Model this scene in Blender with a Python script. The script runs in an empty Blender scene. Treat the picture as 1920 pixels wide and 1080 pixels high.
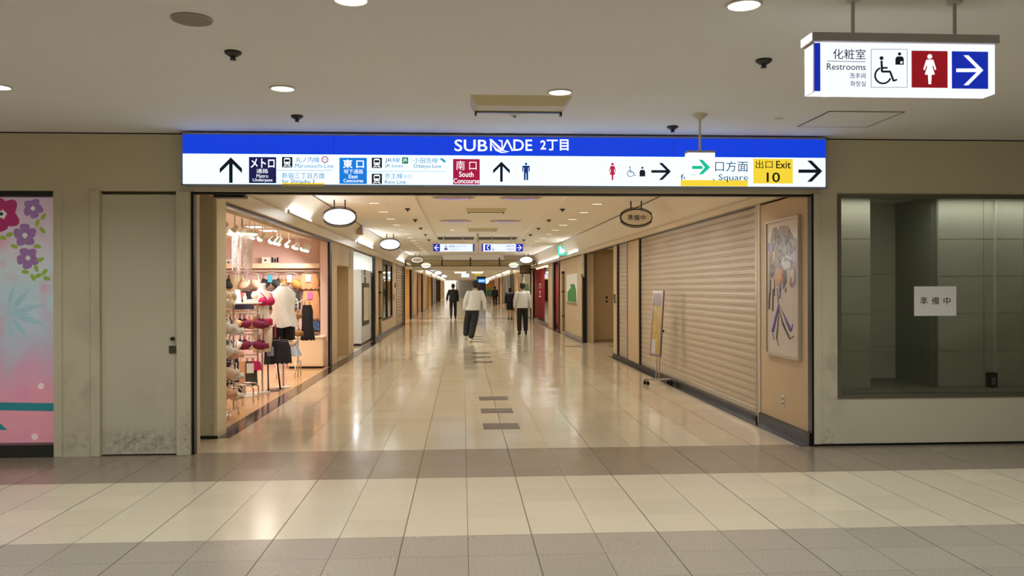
import bpy, bmesh, math, random
from mathutils import Vector, Matrix
random.seed(7)
sc = bpy.context.scene
COL = sc.collection
PI = math.pi

# ------------------------------------------------------------------ camera, world, exposure
F = 1560.0; EYE = 1.55
YAW = math.atan(93 / F); ROLL = math.radians(0.15)
cam = bpy.data.cameras.new('camera'); cam.sensor_width = 36.0; cam.lens = F / 1920 * 36.0
cam.clip_end = 400
cob = bpy.data.objects.new('camera', cam); COL.objects.link(cob)
cob.matrix_world = Matrix.Translation((0, 0, EYE)) @ Matrix.Rotation(-YAW, 4, 'Z') @ Matrix.Rotation(PI / 2, 4, 'X') @ Matrix.Rotation(-ROLL, 4, 'Z')
sc.camera = cob
w = bpy.data.worlds.new('world'); sc.world = w; w.use_nodes = True
w.node_tree.nodes['Background'].inputs[0].default_value = (1.0, 0.86, 0.66, 1)
w.node_tree.nodes['Background'].inputs[1].default_value = 0.02
sc.view_settings.view_transform = 'Standard'; sc.view_settings.look = 'None'
sc.view_settings.exposure = 0.0; sc.view_settings.gamma = 1.0
sc.view_settings.use_curve_mapping = False
FORE_W, CORR_W, FAR_W = 12.6, 10.4, 26.0     # watts of the recessed downlights, by place
COVE_E, SHOP_W = 40.0, 8.5
FORE_SPREAD, CORR_SPREAD = math.radians(138), math.radians(125)
WARM = (1.0, 0.95, 0.88); WHITE = (0.93, 0.96, 1.0); COOL = (0.82, 0.92, 1.0)

AX = Vector((math.sin(YAW), math.cos(YAW), 0)); RX = Vector((math.cos(YAW), -math.sin(YAW), 0))
def ray(x, y):
    dx = (x - 960) / F; dy = (540 - y) / F
    c, s = math.cos(ROLL), math.sin(ROLL)
    dx, dy = dx * c + dy * s, -dx * s + dy * c
    return AX + RX * dx + Vector((0, 0, dy))
def on(x, y, ax, v):
    o = Vector((0, 0, EYE)); d = ray(x, y); return o + d * ((v - o[ax]) / d[ax])
def fl(x, y): return on(x, y, 2, 0.0)
def atY(x, y, v): return on(x, y, 1, v)
def atX(x, y, v): return on(x, y, 0, v)
def atZ(x, y, v): return on(x, y, 2, v)

# ------------------------------------------------------------------ the plan of the place, metres
YW = 7.92            # front face of the wall that the passage opens through
ZC = 3.0             # ceilings
ZO = 2.46            # head of the opening
XL, XR = -2.62, 3.40 # shop lines of the passage
CL, CR = -2.31, 3.13 # edges of the flat passage ceiling
YB = 37.0            # smoke curtain
YE = 140.0            # far end

# ------------------------------------------------------------------ materials
def lin(c):
    return tuple(((v / 255) / 12.92 if v / 255 <= 0.04045 else ((v / 255 + 0.055) / 1.055) ** 2.4) for v in c)
MATS = {}
def mat(name, rgb, rough=0.5, metal=0.0, spec=0.5, var=0.0, scale=6.0, bump=0.0, bscale=80.0, emit=0.0, stain=None, trans=0.0):
    if name in MATS: return MATS[name]
    m = bpy.data.materials.new(name); m.use_nodes = True; MATS[name] = m
    nt = m.node_tree; b = nt.nodes['Principled BSDF']
    c = lin(rgb) + (1,)
    b.inputs['Base Color'].default_value = c
    b.inputs['Roughness'].default_value = rough; b.inputs['Metallic'].default_value = metal
    b.inputs['Specular IOR Level'].default_value = spec
    if trans: b.inputs['Transmission Weight'].default_value = trans
    last = None
    if var:
        tc = nt.nodes.new('ShaderNodeTexCoord'); n = nt.nodes.new('ShaderNodeTexNoise'); n.inputs['Scale'].default_value = scale
        n.inputs['Detail'].default_value = 5
        nt.links.new(tc.outputs['Object'], n.inputs['Vector'])
        r = nt.nodes.new('ShaderNodeMix'); r.data_type = 'RGBA'
        r.inputs[6].default_value = tuple(v * (1 - var) for v in c[:3]) + (1,)
        r.inputs[7].default_value = tuple(min(1, v * (1 + var)) for v in c[:3]) + (1,)
        nt.links.new(n.outputs[0], r.inputs[0]); last = r.outputs[2]
    if stain:
        for (cx, cy, cz, rx, rz, amt, sc_) in stain:      # scuffs: soft noisy blotches at one place each
            g = nt.nodes.new('ShaderNodeNewGeometry')
            mp = nt.nodes.new('ShaderNodeMapping'); mp.vector_type = 'TEXTURE'
            mp.inputs['Location'].default_value = (cx, cy, cz); mp.inputs['Scale'].default_value = (rx, 3.0, rz)
            nt.links.new(g.outputs['Position'], mp.inputs['Vector'])
            gr = nt.nodes.new('ShaderNodeTexGradient'); gr.gradient_type = 'SPHERICAL'
            nt.links.new(mp.outputs[0], gr.inputs[0])
            n2 = nt.nodes.new('ShaderNodeTexNoise'); n2.inputs['Scale'].default_value = sc_; n2.inputs['Detail'].default_value = 6
            nt.links.new(g.outputs['Position'], n2.inputs['Vector'])
            rp = nt.nodes.new('ShaderNodeMapRange'); rp.inputs[1].default_value = 0.4; rp.inputs[2].default_value = 0.68
            nt.links.new(n2.outputs[0], rp.inputs[0])
            mu = nt.nodes.new('ShaderNodeMath'); mu.operation = 'MULTIPLY'
            nt.links.new(gr.outputs['Fac'], mu.inputs[0]); nt.links.new(rp.outputs[0], mu.inputs[1])
            m2 = nt.nodes.new('ShaderNodeMath'); m2.operation = 'MULTIPLY'; m2.inputs[1].default_value = amt; m2.use_clamp = True
            nt.links.new(mu.outputs[0], m2.inputs[0])
            mx = nt.nodes.new('ShaderNodeMix'); mx.data_type = 'RGBA'
            mx.inputs[7].default_value = (0.05, 0.045, 0.04, 1)
            nt.links.new(m2.outputs[0], mx.inputs[0])
            if last: nt.links.new(last, mx.inputs[6])
            else: mx.inputs[6].default_value = c
            last = mx.outputs[2]
    if last: nt.links.new(last, b.inputs['Base Color'])
    if bump:
        tc = nt.nodes.new('ShaderNodeTexCoord'); n = nt.nodes.new('ShaderNodeTexNoise'); n.inputs['Scale'].default_value = bscale
        nt.links.new(tc.outputs['Object'], n.inputs['Vector'])
        bp = nt.nodes.new('ShaderNodeBump'); bp.inputs['Strength'].default_value = bump; bp.inputs['Distance'].default_value = 0.01
        nt.links.new(n.outputs[0], bp.inputs['Height']); nt.links.new(bp.outputs[0], b.inputs['Normal'])
    if emit:
        b.inputs['Emission Color'].default_value = c; b.inputs['Emission Strength'].default_value = emit
    return m
def glow(name, rgb, strength, base=None):
    if name in MATS: return MATS[name]
    m = bpy.data.materials.new(name); m.use_nodes = True; MATS[name] = m
    b = m.node_tree.nodes['Principled BSDF']; c = lin(rgb) + (1,)
    b.inputs['Base Color'].default_value = tuple(v * 0.3 for v in c[:3]) + (1,)
    b.inputs['Roughness'].default_value = 0.25
    b.inputs['Emission Color'].default_value = c; b.inputs['Emission Strength'].default_value = strength
    return m
def glass(name, tint=(235, 245, 240), refl=1.0):
    if name in MATS: return MATS[name]
    m = bpy.data.materials.new(name); m.use_nodes = True; MATS[name] = m
    nt = m.node_tree; nt.nodes.clear()
    o = nt.nodes.new('ShaderNodeOutputMaterial'); mx = nt.nodes.new('ShaderNodeMixShader')
    t = nt.nodes.new('ShaderNodeBsdfTransparent'); t.inputs[0].default_value = lin(tint) + (1,)
    g = nt.nodes.new('ShaderNodeBsdfGlossy'); g.inputs['Roughness'].default_value = 0.02
    f = nt.nodes.new('ShaderNodeFresnel'); f.inputs[0].default_value = 1.5
    mu = nt.nodes.new('ShaderNodeMath'); mu.operation = 'MULTIPLY'; mu.inputs[1].default_value = refl
    nt.links.new(f.outputs[0], mu.inputs[0]); nt.links.new(mu.outputs[0], mx.inputs[0])
    nt.links.new(t.outputs[0], mx.inputs[1]); nt.links.new(g.outputs[0], mx.inputs[2]); nt.links.new(mx.outputs[0], o.inputs[0])
    return m

WALL = mat('beige_paint', (214, 203, 172), 0.55, var=0.05, scale=2.5, bump=0.05, bscale=60)
WALLF = mat('scuffed_beige_paint', (210, 201, 172), 0.55, var=0.05, scale=2.0, bump=0.05, bscale=60, stain=[
    (-3.55, 7.9, 0.62, 0.22, 0.34, 0.5, 5), (-3.55, 7.9, 0.12, 0.24, 0.2, 0.4, 16),
    (-3.45, 7.9, 1.3, 0.3, 0.5, 0.3, 4), (3.55, 7.9, 0.05, 0.1, 0.14, 0.7, 20), (3.6, 7.9, 0.7, 0.2, 0.6, 0.4, 6), (-2.55, 7.9, 0.2, 0.1, 0.3, 0.6, 30)])
DOORM = mat('grey_beige_door_paint', (208, 200, 174), 0.5, var=0.04, scale=2.0, stain=[(-3.0, 7.95, 0.12, 0.6, 0.16, 0.7, 22), (-2.9, 7.95, 0.6, 0.3, 0.3, 0.2, 5)])
WALLP = mat('passage_beige_paint', (206, 182, 144), 0.5, var=0.04, scale=2.0, bump=0.04, bscale=60)
CEIL = mat('ceiling_paint', (238, 235, 228), 0.75, var=0.03, scale=1.5, bump=0.04, bscale=40)
CEILP = mat('passage_ceiling_paint', (250, 244, 230), 0.7, var=0.03, scale=1.5)
COVEM = mat('cove_paint', (240, 230, 210), 0.35, var=0.03, scale=1.5)
FASC = mat('glossy_fascia', (196, 176, 136), 0.22, spec=0.7, var=0.03)
BLACK = mat('black_metal', (16, 15, 14), 0.35)
DKBR = mat('dark_bronze', (46, 38, 32), 0.35, metal=0.3)
STONE = mat('dark_border_stone', (34, 32, 36), 0.12, var=0.25, scale=40)
ALU = mat('aluminium', (170, 166, 156), 0.35, metal=0.9)
CHROME = mat('chrome', (205, 205, 205), 0.15, metal=1.0)
WHITEP = mat('white_plastic', (222, 218, 206), 0.4)
GREYP = mat('grey_plastic', (150, 145, 132), 0.5)
DKPL = mat('dark_plastic', (42, 38, 34), 0.45)
INK = mat('black_ink', (18, 18, 20), 0.6)
SHUT = mat('shutter_paint', (190, 174, 148), 0.38, var=0.04, scale=3)
PAPER = mat('white_paper', (236, 234, 226), 0.7)

def floor_material():
    m = bpy.data.materials.new('terrazzo_tile_floor'); m.use_nodes = True
    nt = m.node_tree; b = nt.nodes['Principled BSDF']; N = nt.nodes.new; L = nt.links.new
    g = N('ShaderNodeNewGeometry'); s = N('ShaderNodeSeparateXYZ'); L(g.outputs['Position'], s.inputs[0])
    def mth(op, a, c=None, d=None):
        n = N('ShaderNodeMath'); n.operation = op
        for i, v in enumerate((a, c, d)):
            if v is None: continue
            if isinstance(v, (int, float)): n.inputs[i].default_value = v
            else: L(v, n.inputs[i])
        return n.outputs[0]
    X, Y = s.outputs[0], s.outputs[1]
    u = mth('DIVIDE', mth('SUBTRACT', X, 0.03), 0.4); v = mth('DIVIDE', mth('SUBTRACT', Y, 0.02), 0.4)
    def edge(t, wd):   # 1 on the joint
        f = mth('ABSOLUTE', mth('SUBTRACT', mth('FRACT', mth('ADD', t, 0.5)), 0.5))
        return mth('LESS_THAN', f, wd)
    thick = mth('GREATER_THAN', mth('FRACT', mth('DIVIDE', mth('ROUND', mth('ADD', u, 10)), 2)), 0.25)
    eu = edge(u, mth('ADD', mth('MULTIPLY', thick, 0.004), 0.006)); ev = edge(v, 0.0055)
    joint = mth('MULTIPLY', mth('MAXIMUM', eu, mth('MULTIPLY', ev, 0.7)), 0.8)
    cv = N('ShaderNodeCombineXYZ'); L(mth('FLOOR', u), cv.inputs[0]); L(mth('FLOOR', v), cv.inputs[1])
    wn = N('ShaderNodeTexWhiteNoise'); L(cv.outputs[0], wn.inputs[0])
    ns = N('ShaderNodeTexNoise'); ns.inputs['Scale'].default_value = 120; ns.inputs['Detail'].default_value = 3; L(g.outputs['Position'], ns.inputs['Vector'])
    sp = N('ShaderNodeMapRange'); sp.inputs[1].default_value = 0.35; sp.inputs[2].default_value = 0.65; L(ns.outputs[0], sp.inputs[0])
    def mix(f, a, c):
        n = N('ShaderNodeMix'); n.data_type = 'RGBA'
        if isinstance(f, (int, float)): n.inputs[0].default_value = f
        else: L(f, n.inputs[0])
        for i, q in ((6, a), (7, c)):
            if isinstance(q, tuple): n.inputs[i].default_value = q
            else: L(q, n.inputs[i])
        return n.outputs[2]
    c1 = lambda r, gg, bb: lin((r, gg, bb)) + (1,)
    cream = mix(sp.outputs[0], c1(198, 186, 158), c1(209, 198, 171))
    grey = mix(sp.outputs[0], c1(134, 125, 110), c1(180, 170, 151))
    brown = mix(sp.outputs[0], c1(124, 111, 94), c1(152, 138, 118))
    tan = mix(sp.outputs[0], c1(188, 168, 138), c1(202, 184, 154))
    inY = lambda a, c: mth('MULTIPLY', mth('GREATER_THAN', Y, a), mth('LESS_THAN', Y, c))
    col = mix(inY(-50, 5.22), cream, grey)
    col = mix(inY(6.82, 8.02), col, brown)
    side = mth('MULTIPLY', mth('GREATER_THAN', Y, 8.02), mth('MAXIMUM', mth('GREATER_THAN', X, 2.43), mth('LESS_THAN', X, -1.57)))
    col = mix(side, col, tan)
    # speckled dark tile rows once every few bays down the passage
    tv = mth('MULTIPLY', mth('SUBTRACT', wn.outputs[0], 0.5), 0.10)
    hsv = N('ShaderNodeHueSaturation'); L(col, hsv.inputs['Color']); L(mth('ADD', tv, 1.0), hsv.inputs['Value'])
    col = mix(joint, hsv.outputs[0], c1(74, 62, 48))
    L(col, b.inputs['Base Color'])
    n3 = N('ShaderNodeTexNoise'); n3.inputs['Scale'].default_value = 1.6; n3.inputs['Detail'].default_value = 4; L(g.outputs['Position'], n3.inputs['Vector'])
    rg = N('ShaderNodeMapRange'); rg.inputs[3].default_value = 0.08; rg.inputs[4].default_value = 0.17; L(n3.outputs[0], rg.inputs[0])
    L(mth('ADD', mth('ADD', rg.outputs[0], mth('ADD', mth('MULTIPLY', inY(-50, 5.22), 0.16), mth('MULTIPLY', inY(5.22, 8.02), 0.06))), mth('MULTIPLY', joint, 0.3)), b.inputs['Roughness'])
    b.inputs['Specular IOR Level'].default_value = 0.55
    # each tile sits at a hair of a tilt, which is what breaks the reflections up
    nm = N('ShaderNodeVectorMath'); nm.operation = 'SUBTRACT'; L(wn.outputs['Color'], nm.inputs[0]); nm.inputs[1].default_value = (0.5, 0.5, 0.5)
    n4 = N('ShaderNodeVectorMath'); n4.operation = 'MULTIPLY'; L(nm.outputs[0], n4.inputs[0]); n4.inputs[1].default_value = (0.006, 0.012, 0)
    n5 = N('ShaderNodeVectorMath'); n5.operation = 'ADD'; L(g.outputs['Normal'], n5.inputs[0]); L(n4.outputs[0], n5.inputs[1])
    n6 = N('ShaderNodeVectorMath'); n6.operation = 'NORMALIZE'; L(n5.outputs[0], n6.inputs[0]); L(n6.outputs[0], b.inputs['Normal'])
    return m
FLOORM = floor_material()

# ------------------------------------------------------------------ mesh helpers
OFF = {}          # world position of a thing's origin
class MB:
    def __init__(s): s.b = bmesh.new()
    def box(s, x0, x1, y0, y1, z0, z1, bev=0.0):
        r = bmesh.ops.create_cube(s.b, size=1)
        for v in r['verts']:
            v.co = Vector(((x0 + x1) / 2 + v.co.x * (x1 - x0), (y0 + y1) / 2 + v.co.y * (y1 - y0), (z0 + z1) / 2 + v.co.z * (z1 - z0)))
        if bev:
            es = {e for v in r['verts'] for e in v.link_edges}
            bmesh.ops.bevel(s.b, geom=list(es), offset=bev, segments=2, affect='EDGES', profile=0.5)
        return s
    def cyl(s, p0, p1, r0, r1=None, seg=12):
        p0, p1 = Vector(p0), Vector(p1); r1 = r0 if r1 is None else r1
        d = p1 - p0
        M = Matrix.Translation((p0 + p1) / 2) @ d.to_track_quat('Z', 'Y').to_matrix().to_4x4()
        bmesh.ops.create_cone(s.b, cap_ends=True, segments=seg, radius1=max(r0, 1e-4), radius2=max(r1, 1e-4), depth=d.length, matrix=M)
        return s
    def tube(s, pts, r, seg=8, closed=False):
        pts = [Vector(p) for p in pts]; n = len(pts); rings = []; px_ = None
        for i, p in enumerate(pts):
            a = pts[i - 1] if (i or closed) else p; c = pts[(i + 1) % n] if (i < n - 1 or closed) else p
            t = (c - a).normalized()
            up = Vector((0, 0, 1)) if abs(t.z) < 0.95 else Vector((1, 0, 0))
            x = t.cross(up).normalized() if px_ is None else (px_ - t * px_.dot(t)).normalized()   # the frame is carried along, so it never flips
            px_ = x; y = x.cross(t)
            rr = r[i] if isinstance(r, (list, tuple)) else r
            rings.append([s.b.verts.new(p + (x * math.cos(k * 2 * PI / seg) + y * math.sin(k * 2 * PI / seg)) * rr) for k in range(seg)])
        m = n if closed else n - 1
        for i in range(m):
            A, B = rings[i], rings[(i + 1) % n]
            for k in range(seg): s.b.faces.new((A[k], A[(k + 1) % seg], B[(k + 1) % seg], B[k]))
        if not closed:
            s.b.faces.new(rings[0][::-1]); s.b.faces.new(rings[-1])
        return s
    def loft(s, secs, seg=20, power=1.0):
        """secs: (cx, cy, z, rx, ry) stacked ellipses, closed at both ends"""
        rings = []
        for (cx, cy, z, rx, ry) in secs:
            rings.append([s.b.verts.new((cx + rx * math.copysign(abs(math.cos(a)) ** power, math.cos(a)), cy + ry * math.copysign(abs(math.sin(a)) ** power, math.sin(a)), z)) for a in [k * 2 * PI / seg for k in range(seg)]])
        for A, B in zip(rings, rings[1:]):
            for k in range(seg): s.b.faces.new((A[k], A[(k + 1) % seg], B[(k + 1) % seg], B[k]))
        s.b.faces.new(rings[0][::-1]); s.b.faces.new(rings[-1])
        return s
    def ell(s, c, rx, ry, rz, u=14, v=9, rot=None):
        M = Matrix.Translation(c)
        if rot: M = M @ rot
        bmesh.ops.create_uvsphere(s.b, u_segments=u, v_segments=v, radius=1, matrix=M @ Matrix.Diagonal((rx, ry, rz, 1)))
        return s
    def prism(s, pts, y0, y1):
        """outline in (x, z), from y0 to y1"""
        A = [s.b.verts.new((p[0], y0, p[1])) for p in pts]; B = [s.b.verts.new((p[0], y1, p[1])) for p in pts]
        n = len(pts); s.b.faces.new(A); s.b.faces.new(B[::-1])
        for i in range(n): s.b.faces.new((A[i], B[i], B[(i + 1) % n], A[(i + 1) % n]))
        return s
    def prismx(s, pts, x0, x1):
        """outline in (y, z), from x0 to x1"""
        A = [s.b.verts.new((x0, p[0], p[1])) for p in pts]; B = [s.b.verts.new((x1, p[0], p[1])) for p in pts]
        n = len(pts); s.b.faces.new(A); s.b.faces.new(B[::-1])
        for i in range(n): s.b.faces.new((A[i], B[i], B[(i + 1) % n], A[(i + 1) % n]))
        return s
    def quadstrip(s, rows, thick=0.004):
        """rows of points -> a sheet with thickness"""
        V = [[s.b.verts.new(p) for p in r] for r in rows]; fs = []
        for a, c in zip(V, V[1:]):
            for i in range(len(a) - 1): fs.append(s.b.faces.new((a[i], a[i + 1], c[i + 1], c[i])))
        bmesh.ops.recalc_face_normals(s.b, faces=fs)
        bmesh.ops.solidify(s.b, geom=fs, thickness=thick)
        return s
    def xf(s, M):
        bmesh.ops.transform(s.b, matrix=M, verts=s.b.verts); return s
    def build(s, name, m, parent=None, smooth=False, loc=None):
        """vertices are in world metres; a child's are moved into its thing's own frame"""
        bmesh.ops.recalc_face_normals(s.b, faces=s.b.faces)
        off = OFF.get(parent.name, Vector()) if parent else (Vector(loc) if loc is not None else None)
        if off is None:   # a thing of one mesh: its origin at the middle of its base
            xs = [v.co for v in s.b.verts]
            off = Vector(((min(v.x for v in xs) + max(v.x for v in xs)) / 2, (min(v.y for v in xs) + max(v.y for v in xs)) / 2, min(v.z for v in xs)))
        bmesh.ops.translate(s.b, verts=s.b.verts, vec=-off)
        me = bpy.data.meshes.new(name); s.b.to_mesh(me); s.b.free()
        me.materials.append(m)
        o = bpy.data.objects.new(name, me); COL.objects.link(o)
        if smooth:
            for p in me.polygons: p.use_smooth = True
            if smooth != True:
                me.set_sharp_from_angle(angle=math.radians(smooth))
        if parent: o.parent = parent
        else: o.location = off
        OFF[o.name] = off
        return o
def tag(o, label=None, cat=None, group=None, kind=None):
    if label: o['label'] = label
    if cat: o['category'] = cat
    if group: o['group'] = group
    if kind: o['kind'] = kind
    return o
def struct(name, mb, m, parent=None, smooth=False):
    o = mb.build(name, m, parent, smooth)
    if not parent: o['kind'] = 'structure'
    return o
def thing(name, loc, label, cat, group=None):
    o = bpy.data.objects.new(name, None); COL.objects.link(o); o.location = loc
    o.empty_display_size = 0.1
    OFF[o.name] = Vector(loc); return tag(o, label, cat, group)
def copy_tree(o, loc, rz=None, label=None, group=None):
    c = o.copy(); COL.objects.link(c); c.location = loc
    if rz is not None: c.rotation_euler.z = rz
    if label: c['label'] = label
    if group: c['group'] = group
    for ch in o.children:
        d = ch.copy(); COL.objects.link(d); d.parent = c
        for g in ch.children:
            e = g.copy(); COL.objects.link(e); e.parent = d
    return c
def area_light(name, loc, watts, color, size, parent=None, rot=(0, 0, 0), shape='DISK', size_y=None, spread=PI):
    l = bpy.data.lights.new(name, 'AREA'); l.energy = watts; l.color = color; l.shape = shape; l.size = size; l.spread = spread
    if size_y: l.size_y = size_y
    o = bpy.data.objects.new(name, l); COL.objects.link(o); o.rotation_euler = rot
    if parent: o.parent = parent; o.location = Vector(loc) - OFF[parent.name]
    else: o.location = loc
    return o

def text_mesh(s, bold=0.0):
    c = bpy.data.curves.new('lettering', 'FONT'); c.body = s; c.resolution_u = 3; c.offset = bold; c.extrude = 0.02
    o = bpy.data.objects.new('lettering', c); COL.objects.link(o)
    bpy.context.view_layer.update()
    me = bpy.data.meshes.new_from_object(o.evaluated_get(bpy.context.evaluated_depsgraph_get()))
    bpy.data.objects.remove(o); bpy.data.curves.remove(c)
    return me
def lettering(s, P0, P1, m, parent, bold=0.0, depth=0.002, name='lettering', axis='Y'):
    """text fitted into the box between the world corners P0 (top left) and P1 (bottom right), facing -Y (axis Y), or -X / +X"""
    bold = min(bold, (0.0 if 'M' in s else 0.010) if s.isascii() else (0.02 if all(c in 'メトロ東口2丁目 ' for c in s) else 0.0))
    me = text_mesh(s, bold)
    xs = [v.co.x for v in me.vertices]; ys = [v.co.y for v in me.vertices]
    x0, x1, y0, y1 = min(xs), max(xs), min(ys), max(ys)
    P0, P1 = Vector(P0), Vector(P1); off = OFF[parent.name]
    for v in me.vertices:
        a = (v.co.x - x0) / (x1 - x0); c = (v.co.y - y0) / (y1 - y0); d = (v.co.z / 0.02) * depth / 2
        z = P1.z + (P0.z - P1.z) * c
        if axis == 'Y': q = Vector((P0.x + (P1.x - P0.x) * a, P0.y - depth / 2 - d - 0.0005, z))
        else: q = Vector((P0.x + (-1 if axis == '-X' else 1) * (depth / 2 + d + 0.0005), P0.y + (P1.y - P0.y) * a, z))
        v.co = q - off
    me.materials.clear(); me.materials.append(m)
    o = bpy.data.objects.new(name, me); COL.objects.link(o); o.parent = parent; OFF[o.name] = off
    return o

# ================================================================== THE SETTING
struct('floor', MB().box(-9, 12, -4, YE, -0.1, 0), FLOORM)
struct('ceiling', MB().box(-9, 12, -4, YW + 0.3, ZC, ZC + 0.12), CEIL)
struct('ceiling_passage_left', MB().box(CL - 0.02, -0.755, YW + 0.28, YB, ZC, ZC + 0.16), CEILP)
struct('ceiling_passage_right', MB().box(1.68, CR + 0.02, YW + 0.28, YB, ZC, ZC + 0.16), CEILP)
struct('ceiling_tray', MB().box(-0.76, 1.69, YW + 0.28, YB + 0.1, ZC + 0.06, ZC + 0.18), CEILP)
struct('ceiling_far', MB().box(XL, XR, YB + 0.1, YE, 2.86, 3.0), CEILP)
struct('wall_back', MB().box(-9, 12, -4.2, -4, 0, ZC), WALL)
struct('wall_west', MB().box(-9.2, -9, -4.2, 8.2, 0, ZC), WALL)
struct('wall_east', MB().box(12, 12.2, -4.2, 8.2, 0, ZC), WALL)
# wall with the opening
struct('wall_front_upper', MB().box(-9, 12, YW, YW + 0.3, ZO, ZC - 0.012), WALL)
struct('trim_ceiling_gap', MB().box(-9, 12, YW + 0.004, YW + 0.2, ZC - 0.012, ZC - 0.001), DKBR)
struct('wall_front_left', MB().box(-3.74, -3.365, YW, YW + 0.3, 0, ZO), WALLF)
struct('trim_pilaster_edge', MB().box(-3.765, -3.69, YW - 0.015, YW + 0.3, 0, ZO, 0.004), WALLF)
struct('trim_door_edge', MB().box(-3.43, -3.35, YW - 0.02, YW + 0.11, 0, ZO, 0.004), WALLF)
struct('trim_jamb', MB().box(-2.655, -2.53, YW - 0.02, YW + 0.28, 0, ZO, 0.004), WALLF)
struct('wall_front_left_door_side', MB().box(-3.35, -2.655, YW + 0.12, YW + 0.3, 0, ZO), WALLF)
dd = struct('door_1', MB().box(-3.347, -2.657, YW + 0.025, YW + 0.07, 0.012, ZO - 0.03), DOORM)
p = atY(324, 635, YW + 0.02); MB().cyl((p.x, YW + 0.026, p.z), (p.x, YW - 0.012, p.z), 0.019, 0.015, 16).build('door_knob', DKBR, dd, 40)
p = atY(324, 655, YW + 0.02); MB().box(p.x - 0.035, p.x + 0.035, YW + 0.012, YW + 0.027, p.z - 0.035, p.z + 0.035, 0.004).build('lock_plate', mat('worn_metal', (96, 90, 78), 0.4, metal=0.6), dd)
struct('baseboard_left', MB().box(-9, -3.765, YW - 0.01, YW + 0.3, 0, 0.115), mat('dark_green_base', (48, 50, 44), 0.4))
struct('trim_floral_niche_head', MB().box(-9, -3.765, YW + 0.03, YW + 0.3, 2.41, ZO), DKPL)
# reveal behind the left jamb
struct('wall_reveal_recess', MB().box(-3.0, -2.80, YW + 0.3, 8.80, 0, ZO), mat('reveal_paint', (176, 162, 126), 0.5))
struct('wall_reveal_left', MB().box(-2.98, -2.545, 8.78, 9.10, 0, 2.5), WALLF)
struct('trim_reveal_edge', MB().box(-2.57, -2.535, 8.77, 9.11, 0, 2.5), mat('pale_edge_paint', (226, 214, 178), 0.45))
struct('trim_reveal_kick', MB().box(-2.81, -2.53, 8.755, 8.78, 0, 0.03), BLACK)
# black shutter guides and slot framing the opening
struct('trim_guide_left', MB().box(-2.53, -2.505, YW + 0.02, YW + 0.10, 0, ZO), BLACK)
struct('trim_guide_right', MB().box(3.392, 3.415, YW - 0.01, YW + 0.08, 0, ZO), BLACK)
struct('trim_slot_head', MB().box(-2.53, 3.41, YW + 0.05, YW + 0.13, ZO - 0.02, ZO), BLACK)
struct('ceiling_opening_head', MB().box(-2.8, 3.45, YW + 0.3, YW + 0.42, ZO + 0.02, ZC + 0.1), WALL)
# wall right of the opening
struct('wall_front_right', MB().box(3.415, 3.655, YW, YW + 0.3, 0, ZO), WALLF)
struct('trim_right_corner', MB().box(3.415, 3.49, YW - 0.012, YW + 0.05, 0.02, ZO, 0.004), WALLF)
struct('wall_front_right_sill', MB().box(3.655, 12, YW, YW + 0.3, 0, 0.475), WALLF)
struct('baseboard_right', MB().box(3.415, 12, YW - 0.008, YW + 0.05, 0, 0.022), BLACK)
# the display window
wd = struct('window_1', MB().box(3.655, 12, YW - 0.012, YW + 0.06, 0.465, 0.505).box(3.655, 12, YW - 0.012, YW + 0.06, 2.415, ZO).box(3.655, 3.69, YW - 0.012, YW + 0.06, 0.505, 2.415), mat('window_metal', (126, 122, 108), 0.35, metal=0.7))
MB().box(3.69, 4.625, YW + 0.015, YW + 0.025, 0.505, 2.415).build('window_pane', glass('window_glass', (241, 244, 239), 1.3), wd)
MB().box(4.63, 12, YW + 0.015, YW + 0.025, 0.505, 2.415).build('window_pane', glass('window_glass'), wd)
TILEW = mat('showcase_panel', (214, 210, 194), 0.35, var=0.04)
def panelled(name, mb): return struct(name, mb, TILEW)
def panel_face(x0, x1, y, z0=0.5, z1=2.5, rows=(0.88, 1.27, 1.66, 2.05), cols=()):
    m = MB(); zs = [z0] + list(rows) + [z1]; xs = [x0] + list(cols) + [x1]
    m.box(x0, x1, y + 0.008, y + 0.05, z0, z1)
    for a, c in zip(zs, zs[1:]):
        for e, f in zip(xs, xs[1:]): m.box(e + 0.003, f - 0.003, y, y + 0.02, a + 0.003, c - 0.003)
    return m
panelled('wall_showcase_left', panel_face(3.66, 4.24, YW + 0.5))
panelled('wall_showcase_recess', panel_face(4.15, 5.1, YW + 1.35, rows=(0.86, 1.28, 1.70, 2.12)))
struct('wall_showcase_side', MB().box(4.19, 4.235, YW + 0.56, YW + 1.34, 0.4, 2.6), TILEW)
struct('wall_showcase_return', MB().prism([(4.96, 0.4), (5.04, 0.4), (5.04, 2.6), (4.96, 2.6)], YW + 0.52, YW + 1.36), mat('showcase_return', (150, 152, 136), 0.45))
panelled('wall_showcase_right', panel_face(4.97, 9.0, YW + 0.5, cols=(5.46, 5.9, 6.6, 7.3, 8.0)))
struct('floor_showcase', MB().box(3.6, 9, YW + 0.06, YW + 1.4, 0.4, 0.5), mat('showcase_floor', (120, 116, 98), 0.4))
struct('ceiling_showcase', MB().box(3.6, 9, YW + 0.06, YW + 1.4, 2.5, 2.6), TILEW)
t = thing('added_showcase_lamp', (5.6, YW + 0.34, 2.49), 'long slim lamp added to brighten the inside of the showcase window', 'lamp')  # added lamp that brightens the showcase, no fitting known there
MB().box(3.7, 7.5, YW + 0.31, YW + 0.37, 2.47, 2.5).build('batten', WHITEP, t)
area_light('added_showcase_light', (5.6, YW + 0.34, 2.465), 8, (1.0, 1.0, 0.93), 3.7, t, shape='RECTANGLE', size_y=0.05)
struct('trim_showcase_strip', MB().box(5.57, 5.585, YW + 0.47, YW + 0.50, 0.5, 2.5), WHITEP)

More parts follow.
